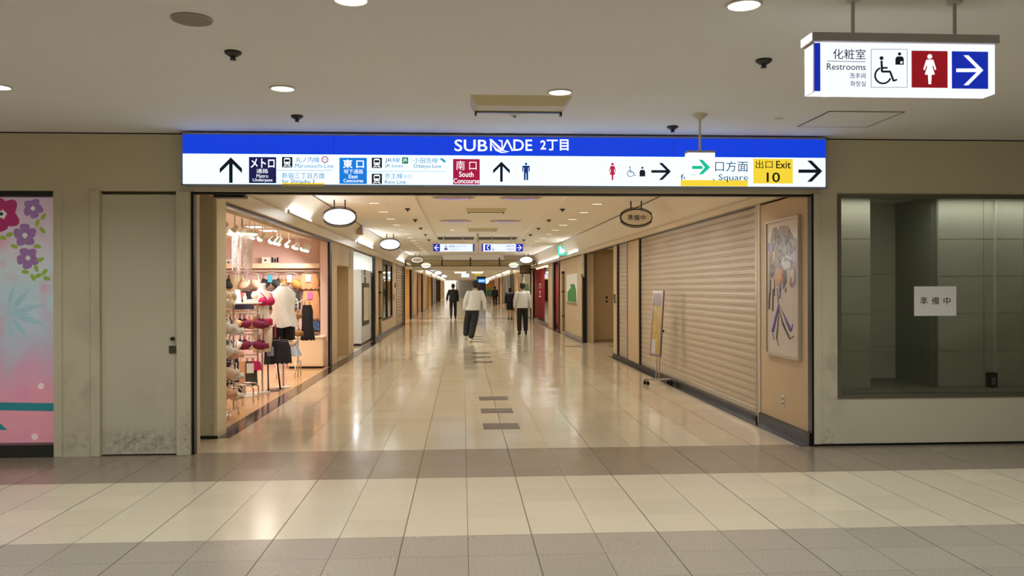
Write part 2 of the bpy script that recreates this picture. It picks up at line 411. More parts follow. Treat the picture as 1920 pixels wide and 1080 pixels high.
# dark stone border of the floor
struct('floor_border_left', MB().box(XL, -2.41, 8.80, YB, 0, 0.004), STONE)
struct('floor_border_right', MB().box(3.27, XR + 0.02, YW, 18.6, 0, 0.004), STONE)
struct('floor_border_right_beyond', MB().box(3.30, XR + 0.02, 23.35, YB, 0, 0.004), mat('red_brown_border', (92, 40, 34), 0.15, var=0.2, scale=30))
# cove along both sides: ledge, glossy fascia, curved soffit, dark shadow gap
def soffit(x0, z0, x1, z1, bulge):
    pts = []
    for i in range(9):
        t = i / 8; pts.append((x0 + (x1 - x0) * t, z0 + (z1 - z0) * t + bulge * math.sin(PI * t)))
    return pts
sl = soffit(-2.60, 2.66, CL, ZC, 0.05); struct('ceiling_cove_left', MB().prism(sl + [(CL, ZC + 0.1), (-2.8, ZC + 0.1), (-2.8, 2.66)], 8.2, YB), COVEM, smooth=40)
sr = soffit(3.37, 2.58, CR, ZC, 0.04); struct('ceiling_cove_right', MB().prism(sr + [(CR, ZC + 0.1), (3.6, ZC + 0.1), (3.6, 2.58)], 8.2, YB), COVEM, smooth=40)
struct('trim_cove_gap_left', MB().box(CL - 0.008, CL + 0.008, 8.3, YB, ZC - 0.012, ZC + 0.01), DKBR)
struct('trim_cove_gap_right', MB().box(CR - 0.008, CR + 0.008, 8.3, YB, ZC - 0.012, ZC + 0.01), DKBR)
struct('trim_fascia_left', MB().box(-2.70, -2.55, 8.3, YB, 2.50, 2.66, 0.006), FASC)
struct('trim_fascia_slot_left', MB().box(-2.68, -2.60, 8.9, 16.8, 2.465, 2.50), DKBR)
struct('trim_fascia_right', MB().box(3.33, 3.55, 8.0, YB, 2.50, 2.58, 0.006), mat('ledge_paint', (224, 208, 176), 0.35))
struct('trim_fascia_slot_right', MB().box(3.40, 3.50, 8.0, YB, 2.485, 2.50), DKBR)

# ------------------------------------------------------------------ left side of the passage
def lwall(name, y0, y1, z0=0.0, z1=2.5, x=XL, m=WALLP, th=0.28): return struct(name, MB().box(x - th, x, y0, y1, z0, z1), m)
PINK = mat('shop_pink_wall', (222, 190, 184), 0.6, var=0.03)
struct('wall_shop_far', MB().box(-7.2, XL - 0.03, 16.9, 17.0, 0, 2.56), PINK)
struct('wall_shop_near', MB().box(-7.2, -2.9, 9.0, 9.1, 0, 2.56), PINK)
struct('wall_shop_back', MB().box(-7.3, -7.2, 9.0, 17.0, 0, 2.56), PINK)
struct('ceiling_shop', MB().box(-7.2, -2.68, 9.0, 17.0, 2.55, 2.64), mat('shop_ceiling', (226, 214, 200), 0.7))
struct('floor_shop', MB().box(-7.2, XL, 9.0, 16.9, 0, 0.006), mat('shop_wood_floor', (206, 164, 118), 0.18, var=0.12, scale=3))
struct('trim_shop_return', MB().box(XL - 0.16, XL - 0.03, 16.5, 16.9, 0.006, 2.50), mat('shop_return', (224, 190, 178), 0.5))
struct('trim_shop_post', MB().box(XL - 0.06, XL + 0.01, 16.62, 16.86, 0, 2.5), BLACK)
lwall('wall_left_pier', 16.88, 17.6)
lwall('wall_left_over_door', 17.6, 19.35, 2.05)
d2 = struct('door_2', MB().box(-2.98, -2.93, 17.55, 19.4, 0.01, 2.05), DOORM)
MB().box(-2.935, -2.90, 19.05, 19.10, 0.98, 1.12, 0.004).build('door_handle', DKBR, d2)
struct('trim_left_doorstop', MB().box(-2.93, -2.90, 17.6, 17.68, 0, 2.05), DKBR)
lwall('wall_left_jamb', 19.35, 20.25)
struct('trim_left_transom', MB().box(XL - 0.02, XL + 0.012, 19.5, 20.1, 2.02, 2.46), mat('grey_transom', (172, 168, 150), 0.4))
WHT = mat('alcove_white_wall', (232, 230, 222), 0.5)
struct('wall_alcove_far', MB().box(-5.0, -2.66, 25.2, 25.3, 0, 2.7), WHT)
struct('wall_alcove_back', MB().box(-5.1, -5.0, 20.2, 25.3, 0, 2.7), WHT)
struct('wall_alcove_near', MB().box(-5.0, -2.9, 20.15, 20.25, 0, 2.7), WHT)
struct('ceiling_alcove', MB().box(-5.0, -2.68, 20.2, 25.3, 2.62, 2.7), WHT)
struct('trim_alcove_post', MB().box(XL - 0.06, XL + 0.012, 25.0, 25.3, 0, 2.5), BLACK)
struct('trim_alcove_head', MB().box(XL - 0.05, XL, 20.25, 25.0, 2.46, 2.50), DKBR)
lwall('wall_left_window_pier', 25.3, 27.5)
lwall('wall_left_under_window', 27.5, 31.3, 0, 0.5)
lwall('wall_left_alarm', 31.3, 33.2)
struct('baseboard_left_passage', MB().box(XL - 0.01, XL + 0.012, 25.3, 33.2, 0, 0.10), mat('grey_stone_base', (92, 86, 92), 0.2, var=0.2, scale=30))
w2 = struct('window_2', MB().box(XL - 0.05, XL + 0.015, 27.5, 27.62, 0.5, 2.46).box(XL - 0.05, XL + 0.015, 31.18, 31.3, 0.5, 2.46).box(XL - 0.05, XL + 0.015, 29.2, 29.3, 0.5, 2.46)
            .box(XL - 0.05, XL + 0.015, 27.5, 31.3, 2.38, 2.5).box(XL - 0.05, XL + 0.015, 27.5, 31.3, 0.48, 0.54), DKBR)
MB().box(XL - 0.03, XL - 0.02, 27.6, 31.2, 0.52, 2.4).build('window_pane', glass('window_glass'), w2)
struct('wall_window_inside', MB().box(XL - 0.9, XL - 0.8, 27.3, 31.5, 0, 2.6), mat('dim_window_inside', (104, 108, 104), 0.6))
lwall('wall_left_shutter_end', 36.75, YB + 0.3)

# ------------------------------------------------------------------ right side of the passage
def rwall(name, y0, y1, z0=0.0, z1=2.5, x=XR, m=WALLP, th=0.3): return struct(name, MB().box(x, x + th, y0, y1, z0, z1), m)
rwall('wall_right_pilaster', YW + 0.08, 9.37)
struct('trim_pilaster_joint', MB().box(XR - 0.012, XR + 0.05, 9.31, 9.40, 0, 2.5), mat('pale_rail', (206, 196, 176), 0.4))
struct('baseboard_right_pilaster', MB().box(XR - 0.03, XR + 0.01, YW, 9.31, 0, 0.125), mat('dark_base', (24, 24, 26), 0.35, spec=0.3))
struct('baseboard_right_shutter', MB().box(XR - 0.03, XR + 0.2, 9.40, 18.55, 0, 0.075), MATS['dark_base'])
rwall('wall_right_pier', 15.85, 16.95)
rwall('wall_right_post', 18.12, 18.6)
struct('trim_right_post_edge', MB().box(XR - 0.012, XR + 0.04, 18.05, 18.14, 0, 2.5), BLACK)
struct('wall_alcove_right_near', MB().box(3.7, 6.5, 18.4, 18.6, 0, 2.7), WALLP)
struct('wall_alcove_right_door', MB().box(XR + 0.02, 6.5, 24.0, 24.15, 0, 2.7), WALLP)
struct('wall_alcove_right_end', MB().box(6.5, 6.6, 18.4, 24.15, 0, 2.7), WALLP)
struct('ceiling_alcove_right', MB().box(XR + 0.1, 6.5, 18.4, 24.15, 2.66, 2.75), CEILP)
d3 = struct('door_3', MB().box(3.62, 4.56, 23.95, 23.99, 0.04, 2.52, 0.004), mat('tan_door_paint', (190, 164, 122), 0.5, var=0.04))
for z in (1.27, 1.15): MB().cyl((4.18, 23.95, z), (4.18, 23.90, z), 0.035, 0.03, 12).build('door_knob', DKBR, d3, 40)
struct('trim_right_door_frame', MB().box(4.56, 4.64, 23.92, 24.0, 0, 2.56).box(3.5, 3.62, 23.92, 24.0, 0, 2.56).box(3.5, 4.64, 23.92, 24.0, 2.52, 2.58), mat('tan_frame_paint', (176, 150, 110), 0.45))
rwall('wall_right_advert', 23.35, 28.85)
struct('trim_right_advert_edge', MB().box(XR - 0.02, XR + 0.1, 23.25, 23.45, 0, 2.5), BLACK)
struct('baseboard_right_advert', MB().box(XR - 0.02, XR + 0.01, 23.45, 27.6, 0, 0.13), mat('grey_stone_base', (92, 86, 92)))
rwall('wall_right_red_pier', 31.2, 32.9)
struct('trim_red_pier_edge', MB().box(XR - 0.015, XR + 0.02, 30.75, 31.2, 0, 2.5), BLACK)

# ------------------------------------------------------------------ smoke curtain and the low beam behind it
struct('trim_smoke_beam', MB().box(XL - 0.1, -0.9, YB + 0.005, YB + 0.095, 2.78, 3.1).box(1.85, XR + 0.1, YB + 0.005, YB + 0.095, 2.78, 3.1), mat('beam_shade_paint', (176, 160, 128), 0.6))  # side pieces carry the grey shade of the ceiling corners in their colour
struct('wall_tray_end', MB().box(-0.9, 1.85, YB + 0.05, YB + 0.095, 2.80, 3.055), CEILP)
sm = struct('window_smoke_curtain', MB().box(XL, XR, YB + 0.02, YB + 0.06, 2.76, 2.79).box(XL, XR, YB + 0.02, YB + 0.06, 2.52, 2.545), DKBR)
for x in (-2.5, -0.9, 0.36, 1.65, 3.2): MB().box(x - 0.03, x + 0.03, YB + 0.015, YB + 0.065, 2.52, 2.9).build('mullion', DKBR, sm)
MB().box(XL + .02, XR - .02, YB + 0.035, YB + 0.045, 2.54, 2.77).build('window_pane', glass('smoke_glass', (226, 220, 200)), sm)
struct('wall_low_beam', MB().box(XL, XR, 44.0, 44.5, 2.50, 2.9), CEILP)

# ================================================================== SHUTTERS
def shutter(y0, y1, z0, z1, side, label, pitch=0.0915, group=None, m=SHUT, depth=0.011):
    x = XR + 0.035 if side > 0 else XL - 0.035
    t = thing('roller_shutter', (x, (y0 + y1) / 2, z0), label, 'shutter', group)
    b = MB(); prof = []; z = z1; out = -1 if side > 0 else 1
    while z > z0 + 0.09:
        for f, d in ((0.0, 0.55), (0.06, 0.85), (0.3, 1.0), (0.55, 0.98), (0.72, 0.8), (0.755, 0.1), (0.785, 0.1), (0.82, 0.7), (0.90, 0.7), (0.935, -0.1), (0.965, -0.1)):
            prof.append((x + out * depth * d, z - pitch * f))
        z -= pitch
    prof.append((x, z0 + 0.07))
    A = [b.b.verts.new((p[0], y0, p[1])) for p in prof]; B = [b.b.verts.new((p[0], y1, p[1])) for p in prof]
    fs = [b.b.faces.new((A[i], A[i + 1], B[i + 1], B[i])) for i in range(len(prof) - 1)]
    bmesh.ops.recalc_face_normals(b.b, faces=fs); bmesh.ops.solidify(b.b, geom=fs, thickness=0.004)
    b.build('curtain', m, t)
    MB().box(x - 0.02, x + 0.02, y0, y1, z0, z0 + 0.075, 0.005).build('bottom_bar', mat('bar_metal', (188, 178, 158), 0.35, metal=0.4), t)
    xo = XR - 0.015 if side > 0 else XL + 0.015
    for yy in (y0, y1):
        MB().box(min(x + 0.02 * side, xo), max(x + 0.02 * side, xo), yy - 0.035, yy + 0.035, z0 - 0.05, z1 + 0.02, 0.004).build('guide_rail', mat('rail_metal', (176, 160, 140), 0.35, metal=0.5) if yy == y0 else DKBR, t)
    return t
shutter(9.42, 15.80, 0.075, 2.50, 1, 'wide cream slatted roller shutter closed down behind the wheeled sign stand')
shutter(17.0, 18.05, 0.075, 2.50, 1, 'narrow cream roller shutter strip beside the recessed tan door')
shutter(33.3, 36.7, 0.02, 2.50, -1, 'closed pale roller shutter beyond the dark window on the left side', pitch=0.11, depth=0.03)
struct('wall_behind_shutters', MB().box(XR + 0.25, XR + 0.3, 9.3, 18.2, 0, 2.6), DKBR)
struct('wall_behind_left_shutter', MB().box(XL - 0.3, XL - 0.25, 33.0, 37.0, 0, 2.6), DKBR)

# ================================================================== SHOPFRONTS FURTHER ALONG
GOLD = mat('gold_lit_wall', (226, 180, 110), 0.5); BROWN = mat('brown_wood_panel', (112, 78, 54), 0.45, var=0.1)
GREYW = mat('grey_shop_wall', (150, 146, 140), 0.5); TAN = mat('tan_shop_wall', (206, 176, 128), 0.5)
RED = mat('red_hanging_cloth', (158, 16, 30), 0.55, var=0.06); RED2 = mat('dark_red_cloth', (120, 12, 24), 0.6)
PINKW = mat('salmon_wall', (214, 160, 126), 0.5)
def bay(side, y0, y1, wallm, label, open_=False, light=0, lcol=WARM, top=2.5, post=True, panel=None):
    x = XR if side > 0 else XL; s = side
    t = thing('shopfront', (x, (y0 + y1) / 2, 0), label, 'shopfront', None)
    X = lambda a, c: (min(x + s * a, x + s * c), max(x + s * a, x + s * c))
    if open_:
        a, c = X(1.6, 1.7); MB().box(a, c, y0, y1, 0, top + 0.2).build('back_wall', wallm, t)
        a, c = X(0.06, 1.7); MB().box(a, c, y1 - 0.08, y1, 0, top + 0.2).build('side_wall', wallm, t)
        MB().box(a, c, y0, y1, top + 0.12, top + 0.2).build('soffit', CEILP, t)
    else:
        a, c = X(0.0, 0.25); MB().box(a, c, y0, y1, 0, top).build('front_panel', wallm, t)
        a, c = X(-0.012, 0.05); MB().box(a, c, y0 + 0.12, y1, 0, 0.1).build('kick_plate', STONE, t)
    a, c = X(-0.01, 0.25); MB().box(a, c, y0, y1, top, 2.855).build('header', CEILP, t)
    if post:
        a, c = X(-0.035, 0.1); MB().box(a, c, y0 - 0.02, y0 + 0.2, 0, top).build('post', DKBR, t)
    if light:
        area_light('shop_lamp', (x + s * 0.8, (y0 + y1) / 2, top), light, lcol, 0.5, t)
    return t
for a in [
    (-1, 37.6, 42.4, GOLD, 'warm lit open shopfront just past the left slatted shutter', True, 40),
    (-1, 42.6, 48.4, TAN, 'plain tan closed shopfront after the warm lit one on the left', False, 0),
    (-1, 48.6, 54.4, PINKW, 'salmon shopfront with small dark notices on the left side', True, 25),
    (-1, 54.6, 63, TAN, 'long tan closed shopfront with black kick plate on the left side', False, 0),
    (-1, 63.2, 72, GOLD, 'gold lit shopfront far along the left side', True, 30),
    (-1, 72.4, 83, GREYW, 'grey shopfront far along the left side', False, 0),
    (-1, 83.4, 98, BROWN, 'brown panelled shopfront far along the left side', True, 10),
    (-1, 98.5, 122, TAN, 'last tan closed shopfront before the end of the left side', False, 0),
    (1, 28.9, 30.7, RED2, 'narrow shopfront hung with red cloth between two tan piers', True, 14),
    (1, 39.64, 41.0, TAN, 'tan pier shopfront beyond the red hanging cloths', False, 0),
    (1, 41.2, 46.5, WHT, 'white shopfront behind the man in the grey shirt', False, 0),
    (1, 46.7, 55, TAN, 'tan shopfront with plain door beyond the white one on the right', False, 0),
    (1, 55.2, 58, mat('navy_panel', (26, 32, 62), 0.4), 'dark navy column shopfront on the right side', False, 0),
    (1, 58.2, 70, GREYW, 'grey shopfront beyond the navy column on the right side', False, 0),
    (1, 70.2, 77, TAN, 'tan lit shopfront behind the person with backpack', True, 30),
    (1, 77.2, 88, PINKW, 'salmon shopfront far along the right side', False, 0),
    (1, 88.4, 122, GOLD, 'gold lit shopfront furthest along the right side', True, 60),
]: bay(*a)
# the red shop
t = thing('red_shopfront', (XR, 36, 0), 'wide red shopfront with white characters and dark glass', 'shopfront')
MB().box(XR + 1.2, XR + 1.3, 32.9, 39.6, 0, 2.7).build('back_wall', RED2, t)
MB().box(XR - 0.01, XR + 0.2, 32.9, 39.6, 2.48, 2.9).build('header', CEILP, t)
MB().box(XR, XR + 0.1, 32.9, 39.5, 0, 0.13).build('kick_plate', mat('grey_kick', (120, 104, 92), 0.3), t)
MB().box(XR + 0.03, XR + 0.045, 32.95, 34.6, 0.13, 2.42).build('glass_panel', glass('dark_shop_glass', (120, 120, 120), 1.6), t)
rows = []
for j in range(2):
    rows.append([(XR + 0.05 + 0.03 * math.sin(i * 1.1), 34.6 + (39.4 - 34.6) * i / 60, 2.4 - 2.2 * j) for i in range(61)])
MB().quadstrip(rows, 0.01).build('hanging_cloth', RED, t, True)
MB().box(XR + 0.1, XR + 0.16, 33.0, 39.3, 2.42, 2.46).build('lamp_strip', glow('warm_strip', (255, 220, 170), 3.0), t)
MB().cyl((XR + 0.6, 33.4, 1.3), (XR + 0.6, 33.4, 1.9), 0.14, 0.12).build('display_figure', mat('grey_display', (130, 124, 118)), t, 40)
lettering('っ\nエ', (XR + 0.005, 36.9, 1.75), (XR + 0.005, 36.0, 1.15), glow('white_mark', (240, 230, 225), 0.5), t, 0.02, 0.004, axis='-X')
area_light('shop_lamp', (XR + 0.7, 34.5, 2.45), 14, WARM, 0.4, t)
MB().quadstrip([[(XR + 0.06 + 0.02 * math.sin(i * 1.3), 29.1 + 1.55 * i / 24, 2.4 - 2.2 * j) for i in range(25)] for j in range(2)], 0.01).build('hanging_cloth', RED, bpy.data.objects['shopfront.008'], True)

# far end of the passage
struct('wall_end', MB().box(-3.6, 4.6, YE - 0.2, YE, 0, 3.0), mat('pale_end_wall', (216, 214, 214), 0.5))
t = thing('end_shopfront', (-1.9, YE - 0.8, 0), 'bright white lit shopfront closing the left of the far end', 'shopfront')
MB().box(-3.3, -1.0, YE - 0.8, YE - 0.7, 0.0, 2.6).build('lit_panel', glow('end_lit_panel', (255, 240, 226), 1.1), t)
MB().box(-1.05, -0.95, YE - 0.85, YE - 0.7, 0, 2.7).build('post', DKBR, t)
MB().box(-3.4, -1.0, YE - 0.85, YE - 0.75, 2.6, 2.72).build('lamp_strip', glow('cool_strip', (255, 250, 245), 5.0), t)
p0 = atY(894, 518, 95); p1 = atY(911, 562, 95)
t = thing('information_pillar', ((p0.x + p1.x) / 2, 95.2, 0), 'tall black pillar with blue lit screen beside the white jacket', 'pillar')
MB().box(p0.x, p1.x, 95, 95.5, 0, p0.z).build('body', BLACK, t)
q0 = atY(896, 523, 94.98); q1 = atY(910, 530, 94.98)
s = MB().box(q0.x, q1.x, 94.95, 95.0, q1.z, q0.z).build('screen', glow('blue_screen', (30, 140, 230), 1.2), t)
b = MB()
for u0, u1, v0, v1 in ((.15, .3, .3, .7), (.36, .5, .3, .7), (.56, .62, .3, .7), (.68, .85, .35, .7)): b.box(q0.x + (q1.x - q0.x) * u0, q0.x + (q1.x - q0.x) * u1, 94.93, 94.95, q1.z + (q0.z - q1.z) * v0, q1.z + (q0.z - q1.z) * v1)
b.build('screen_pattern', glow('white_sign_ink', (240, 248, 255), 1.0), t)
p0 = atY(912, 541, 84); p1 = atY(922, 550, 84)
t = thing('green_kiosk', ((p0.x + p1.x) / 2, 84.5, 0), 'small green roofed kiosk in the far passage', 'kiosk')
GRN = mat('kiosk_green', (86, 150, 60), 0.5); MB().prism([(p0.x - 0.05, p0.z - 0.15), (p1.x + 0.05, p0.z - 0.15), ((p0.x + p1.x) / 2, p0.z + 0.05)], 84, 85).build('roof', GRN, t)
MB().box(p0.x, p1.x, 84, 85, 0.7, p0.z - 0.14).build('counter', mat('kiosk_dark_green', (58, 96, 62), 0.5), t)
MB().box(p0.x + 0.05, p1.x - 0.05, 84.05, 84.95, 0, 0.7).build('base', GREYP, t)

# ================================================================== CEILING THINGS
def downlight(x, y, z, watts, label, group, r=0.075, color=WHITE, size=None):
    t = thing('downlight', (x, y, z), label, 'downlight', group)
    b = MB(); n = 24
    b.tube([(x + (r + 0.012) * math.cos(k * 2 * PI / n), y + (r + 0.012) * math.sin(k * 2 * PI / n), z - 0.004) for k in range(n)], 0.008, 6, True)
    b.build('trim_ring', WHITEP, t, True)
    MB().cyl((x, y, z - 0.004), (x, y, z), r, r, 20).build('lens', glow('downlight_lens', (255, 246, 232), 6.0), t)
    area_light('downlight_lamp', (x, y, z - 0.008), watts, color, size or r * 1.8, t, spread=FORE_SPREAD)
    return t
FD = [(-0.554, 4.208, 'round downlight at the very top of the photo left of centre'), (1.443, 4.183, 'round downlight at the top of the photo left of the restroom sign'),
      (-1.293, 6.102, 'lit round downlight between two dark ceiling sprinklers on the left'), (0.724, 6.118, 'lit round downlight beside the long ceiling diffuser'),
      (2.744, 6.071, 'lit round downlight just under the restroom sign'), (-3.309, 6.152, 'round downlight cut by the left edge of the photo')]
base = None
for x, y, lb in FD:
    if base is None: base = downlight(x, y, ZC, FORE_W, lb, 'round downlights in the front ceiling')
    else: copy_tree(base, (x, y, ZC), label=lb)
for x, y in [(-5.3, 6.1), (4.75, 6.1), (-2.6, 4.2), (3.4, 4.2), (-4.6, 4.2), (5.4, 4.2), (-2.6, 1.6), (-0.6, 1.6), (1.4, 1.6), (3.4, 1.6), (-5.5, 1.5), (6.0, 1.5), (0.4, -1.2), (-3.5, -1.2), (4, -1.2)]:
    copy_tree(base, (x, y, ZC), label='round downlight in the front ceiling out of the photo')
# passage downlights: two rows of small slots
def slot_light(x, y, z, watts):
    t = thing('slot_downlight', (x, y, z), '', 'downlight')
    MB().box(x - 0.11, x + 0.11, y - 0.06, y + 0.06, z - 0.004, z).build('trim_ring', WHITEP, t)
    MB().box(x - 0.08, x + 0.08, y - 0.035, y + 0.035, z - 0.006, z - 0.003).build('lens', glow('slot_lens', (255, 240, 214), 1.6), t)
    area_light('downlight_lamp', (x, y, z - 0.01), watts, WARM, 0.12, t, spread=CORR_SPREAD)
    return t
b0 = None
for x, side in ((-1.49, 'left'), (2.33, 'right')):
    for k in range(17):
        lb = 'small slot downlight in the %s row of the passage ceiling' % side
        if b0 is None: b0 = slot_light(x, 9.4 + 1.62 * k, ZC, CORR_W); c = b0
        else: c = copy_tree(b0, (x, 9.4 + 1.62 * k, ZC))
        c['label'] = lb; c['group'] = 'slot downlights in the %s row' % side
f0 = None
for x, side in ((-1.3, 'left'), (2.2, 'right')):
    for k in range(17):
        y = 40 + 6.0 * k
        if abs(y - 44) < 1: y += 1.5
        if f0 is None: f0 = slot_light(x, y, 2.86, FAR_W); c = f0
        else: c = copy_tree(f0, (x, y, 2.86))
        c['label'] = 'small slot downlight in the %s row beyond the low beam' % side; c['group'] = 'far slot downlights on the %s' % side
# bright spots near the direction signs
for x, y, lb in [(848.5, 435, 'small bright downlight left of the centre diffuser above the direction signs'), (983, 463, 'small bright downlight right of the telephone direction sign'), (965, 466, 'small bright downlight under the telephone direction sign')]:
    p = atZ(x, y, ZC); downlight(p.x, p.y, ZC + (0.06 if -0.755 < p.x < 1.68 else 0), 4, lb, 'bright downlights by the direction signs', r=0.06)

# sprinkler heads
t0 = None
def sprinkler(x, y, z, lb, g):
    t = thing('sprinkler_head', (x, y, z), lb, 'sprinkler', g)
    MB().loft([(x, y, z, 0.052, 0.052), (x, y, z - 0.012, 0.05, 0.05), (x, y, z - 0.03, 0.026, 0.026)], 18).build('rosette', DKPL, t, 40)
    MB().cyl((x, y, z - 0.028), (x, y, z - 0.046), 0.016, 0.014, 10).build('stem', DKPL, t, 40)
    MB().cyl((x, y, z - 0.046), (x, y, z - 0.052), 0.02, 0.018, 14).build('deflector', DKPL, t, 40)
    return t
SPR = [(-1.397, 5.183, 'dark sprinkler head in the front ceiling above the left downlight'), (1.92, 5.195, 'dark sprinkler head left of the restroom sign'),
       (-1.381, 7.075, 'dark sprinkler head close above the blue sign on the left'), (1.891, 7.385, 'dark sprinkler head close above the blue sign on the right')]
for x, y, lb in SPR:
    if t0 is None: t0 = sprinkler(x, y, ZC, lb, 'sprinkler heads in the front ceiling')
    else: copy_tree(t0, (x, y, ZC), label=lb)
for x, sd in ((-0.99, 'left'), (1.84, 'right')):
    for k in range(5): copy_tree(t0, (x, 15.2 + 2.42 * k, ZC), label='dark sprinkler head in the %s row of the passage ceiling' % sd, group='passage sprinkler heads on the %s' % sd)
# ceiling diffusers
def diffuser(x, y, z, lb, g, wd=0.77, dp=0.40):
    t = thing('ceiling_diffuser', (x, y, z), lb, 'air diffuser', g)
    b = MB(); hw, hd = wd / 2, dp / 2
    T = [(-hw, -hd), (hw, -hd), (hw, hd), (-hw, hd)]; B = [(-hw + 0.05, -hd + 0.16), (hw - 0.05, -hd + 0.16), (hw - 0.03, hd), (-hw + 0.03, hd)]
    V = [b.b.verts.new((x + q[0], y + q[1], z)) for q in T] + [b.b.verts.new((x + q[0], y + q[1], z - 0.045)) for q in B]
    for i in range(4): b.b.faces.new((V[i], V[(i + 1) % 4], V[4 + (i + 1) % 4], V[4 + i]))
    b.b.faces.new(V[:4][::-1]); b.b.faces.new(V[4:])
    b.build('housing', mat('diffuser_cream', (206, 192, 150), 0.5), t)
    MB().box(x - hw + 0.04, x + hw - 0.04, y + hd - 0.03, y + hd + 0.012, z - 0.052, z - 0.04).build('slot_blade', DKPL, t)
    for sx in (-1, 1): MB().box(x + sx * (hw - 0.045) - 0.008, x + sx * (hw - 0.045) + 0.008, y + hd - 0.03, y + hd + 0.02, z - 0.075, z - 0.04).build('end_bracket', DKPL, t)
    return t
q = diffuser(0.45, 6.44, ZC, 'long cream ceiling diffuser above the blue sign', None)
copy_tree(q, (0.46, 15.9, ZC + 0.06), label='cream ceiling diffuser nearest in the passage tray'); copy_tree(q, (0.52, 21.1, ZC + 0.06), label='cream ceiling diffuser above the two direction signs')
# shallow round light coves in the tray
def dome(x, y, lb):
    t = thing('round_ceiling_cove', (x, y, ZC + 0.06), lb, 'ceiling light', 'round lilac coves of the passage ceiling')
    n = 40; z = ZC + 0.058; r = 0.37
    MB().tube([(x + r * math.cos(k * 2 * PI / n), y + r * math.sin(k * 2 * PI / n), z) for k in range(n)], 0.012, 6, True).build('rim', CEILP, t, True)
    MB().loft([(x, y, z + 0.002, r, r), (x, y, z - 0.004, r - 0.01, r - 0.01)], 40).build('cove_disc', mat('lilac_grey', (176, 158, 160), 0.6), t)
    b = MB(); pts = [(x + (r - 0.07) * math.cos(a), y + (r - 0.07) * math.sin(a), z - 0.008) for a in [PI * (0.2 + 0.6 * k / 14) for k in range(15)]]
    b.tube(pts, 0.012, 6).build('lamp_tube', glow('lilac_tube', (205, 180, 255), 0.5), t, True)
    return t
d = dome(-0.14, 13.8, 'round lilac ceiling cove nearest on the left of the tray')
for x, y, lb in [(0.97, 13.8, 'round lilac ceiling cove nearest on the right of the tray'), (-0.14, 18.6, 'round lilac ceiling cove further back on the left of the tray'), (0.97, 18.6, 'round lilac ceiling cove further back on the right of the tray')]:
    copy_tree(d, (x, y, ZC + 0.06), label=lb)
# round speaker, hatch, detectors
t = thing('ceiling_speaker', (-1.445, 4.559, ZC), 'round grey speaker set flush in the front ceiling', 'speaker')
MB().cyl((-1.445, 4.559, ZC - 0.012), (-1.445, 4.559, ZC), 0.092, 0.098, 32).build('grille', mat('speaker_grille', (150, 140, 122), 0.7), t, 40)
n = 36; MB().tube([(-1.445 + 0.1 * math.cos(k * 2 * PI / n), 4.559 + 0.1 * math.sin(k * 2 * PI / n), ZC - 0.005) for k in range(n)], 0.008, 6, True).build('rim', mat('speaker_rim', (176, 166, 146), 0.5), t, True)
hp = [(3.022, 7.30), (3.017, 6.68), (3.64, 6.70), (3.655, 7.33)]
t = thing('ceiling_hatch', (3.33, 7.0, ZC), 'square access hatch outlined in the ceiling right of the blue sign', 'hatch')
MB().box(3.03, 3.645, 6.69, 7.32, ZC - 0.004, ZC).build('panel', CEIL, t)
for (a, c, d_, e) in [(3.015, 3.03, 6.675, 7.335), (3.645, 3.66, 6.675, 7.335), (3.03, 3.645, 6.675, 6.69), (3.03, 3.645, 7.32, 7.335)]:
    MB().box(a, c, d_, e, ZC - 0.004, ZC).build('rim', mat('hatch_rim', (84, 78, 70), 0.5, metal=0.4), t)
t = thing('smoke_detector', (0.434, 6.86, ZC), 'small pale detector between the diffuser and the blue sign', 'detector')
MB().loft([(0.434, 6.86, ZC, 0.06, 0.06), (0.434, 6.86, ZC - 0.012, 0.06, 0.06), (0.434, 6.86, ZC - 0.03, 0.035, 0.035)], 20).build('housing', WHITEP, t, 40)
MB().cyl((0.434, 6.86, ZC - 0.03), (0.434, 6.86, ZC - 0.042), 0.016, 0.012, 12).build('sensor', GREYP, t, 40)
tag(MB().cyl((2.714, 6.99, ZC - 0.003), (2.714, 6.99, ZC), 0.045, 0.045, 24).build('blanking_plate', mat('plate_cream', (206, 196, 176), 0.5)), 'small round blanking plate in the ceiling right of the emergency sign', 'plate')
# vents above the direction signs
for a, c, lb in [(821, 889, 'dark slotted ceiling vent above the left direction sign'), (898, 969, 'dark slotted ceiling vent above the right direction sign')]:
    x0 = atZ(a, 445, ZC + 0.06).x; x1 = atZ(c, 445, ZC + 0.06).x; y0 = 24.6; y1 = 25.7
    zz = ZC if x0 < -0.755 else ZC + 0.05
    x0 = max(x0, -0.74); x1 = min(x1, 1.66)
    t = thing('ceiling_vent', ((x0 + x1) / 2, 25.1, ZC + 0.06), lb, 'vent', 'slotted vents above the direction signs')
    MB().box(x0, x1, y0, y1, ZC + 0.052, ZC + 0.062).build('backing', DKPL, t)
    for k in range(4): MB().box(x0, x1, y0 + 0.1 + k * 0.28, y0 + 0.16 + k * 0.28, ZC + 0.035, ZC + 0.053).build('slat', mat('vent_slat', (110, 100, 84), 0.5), t)

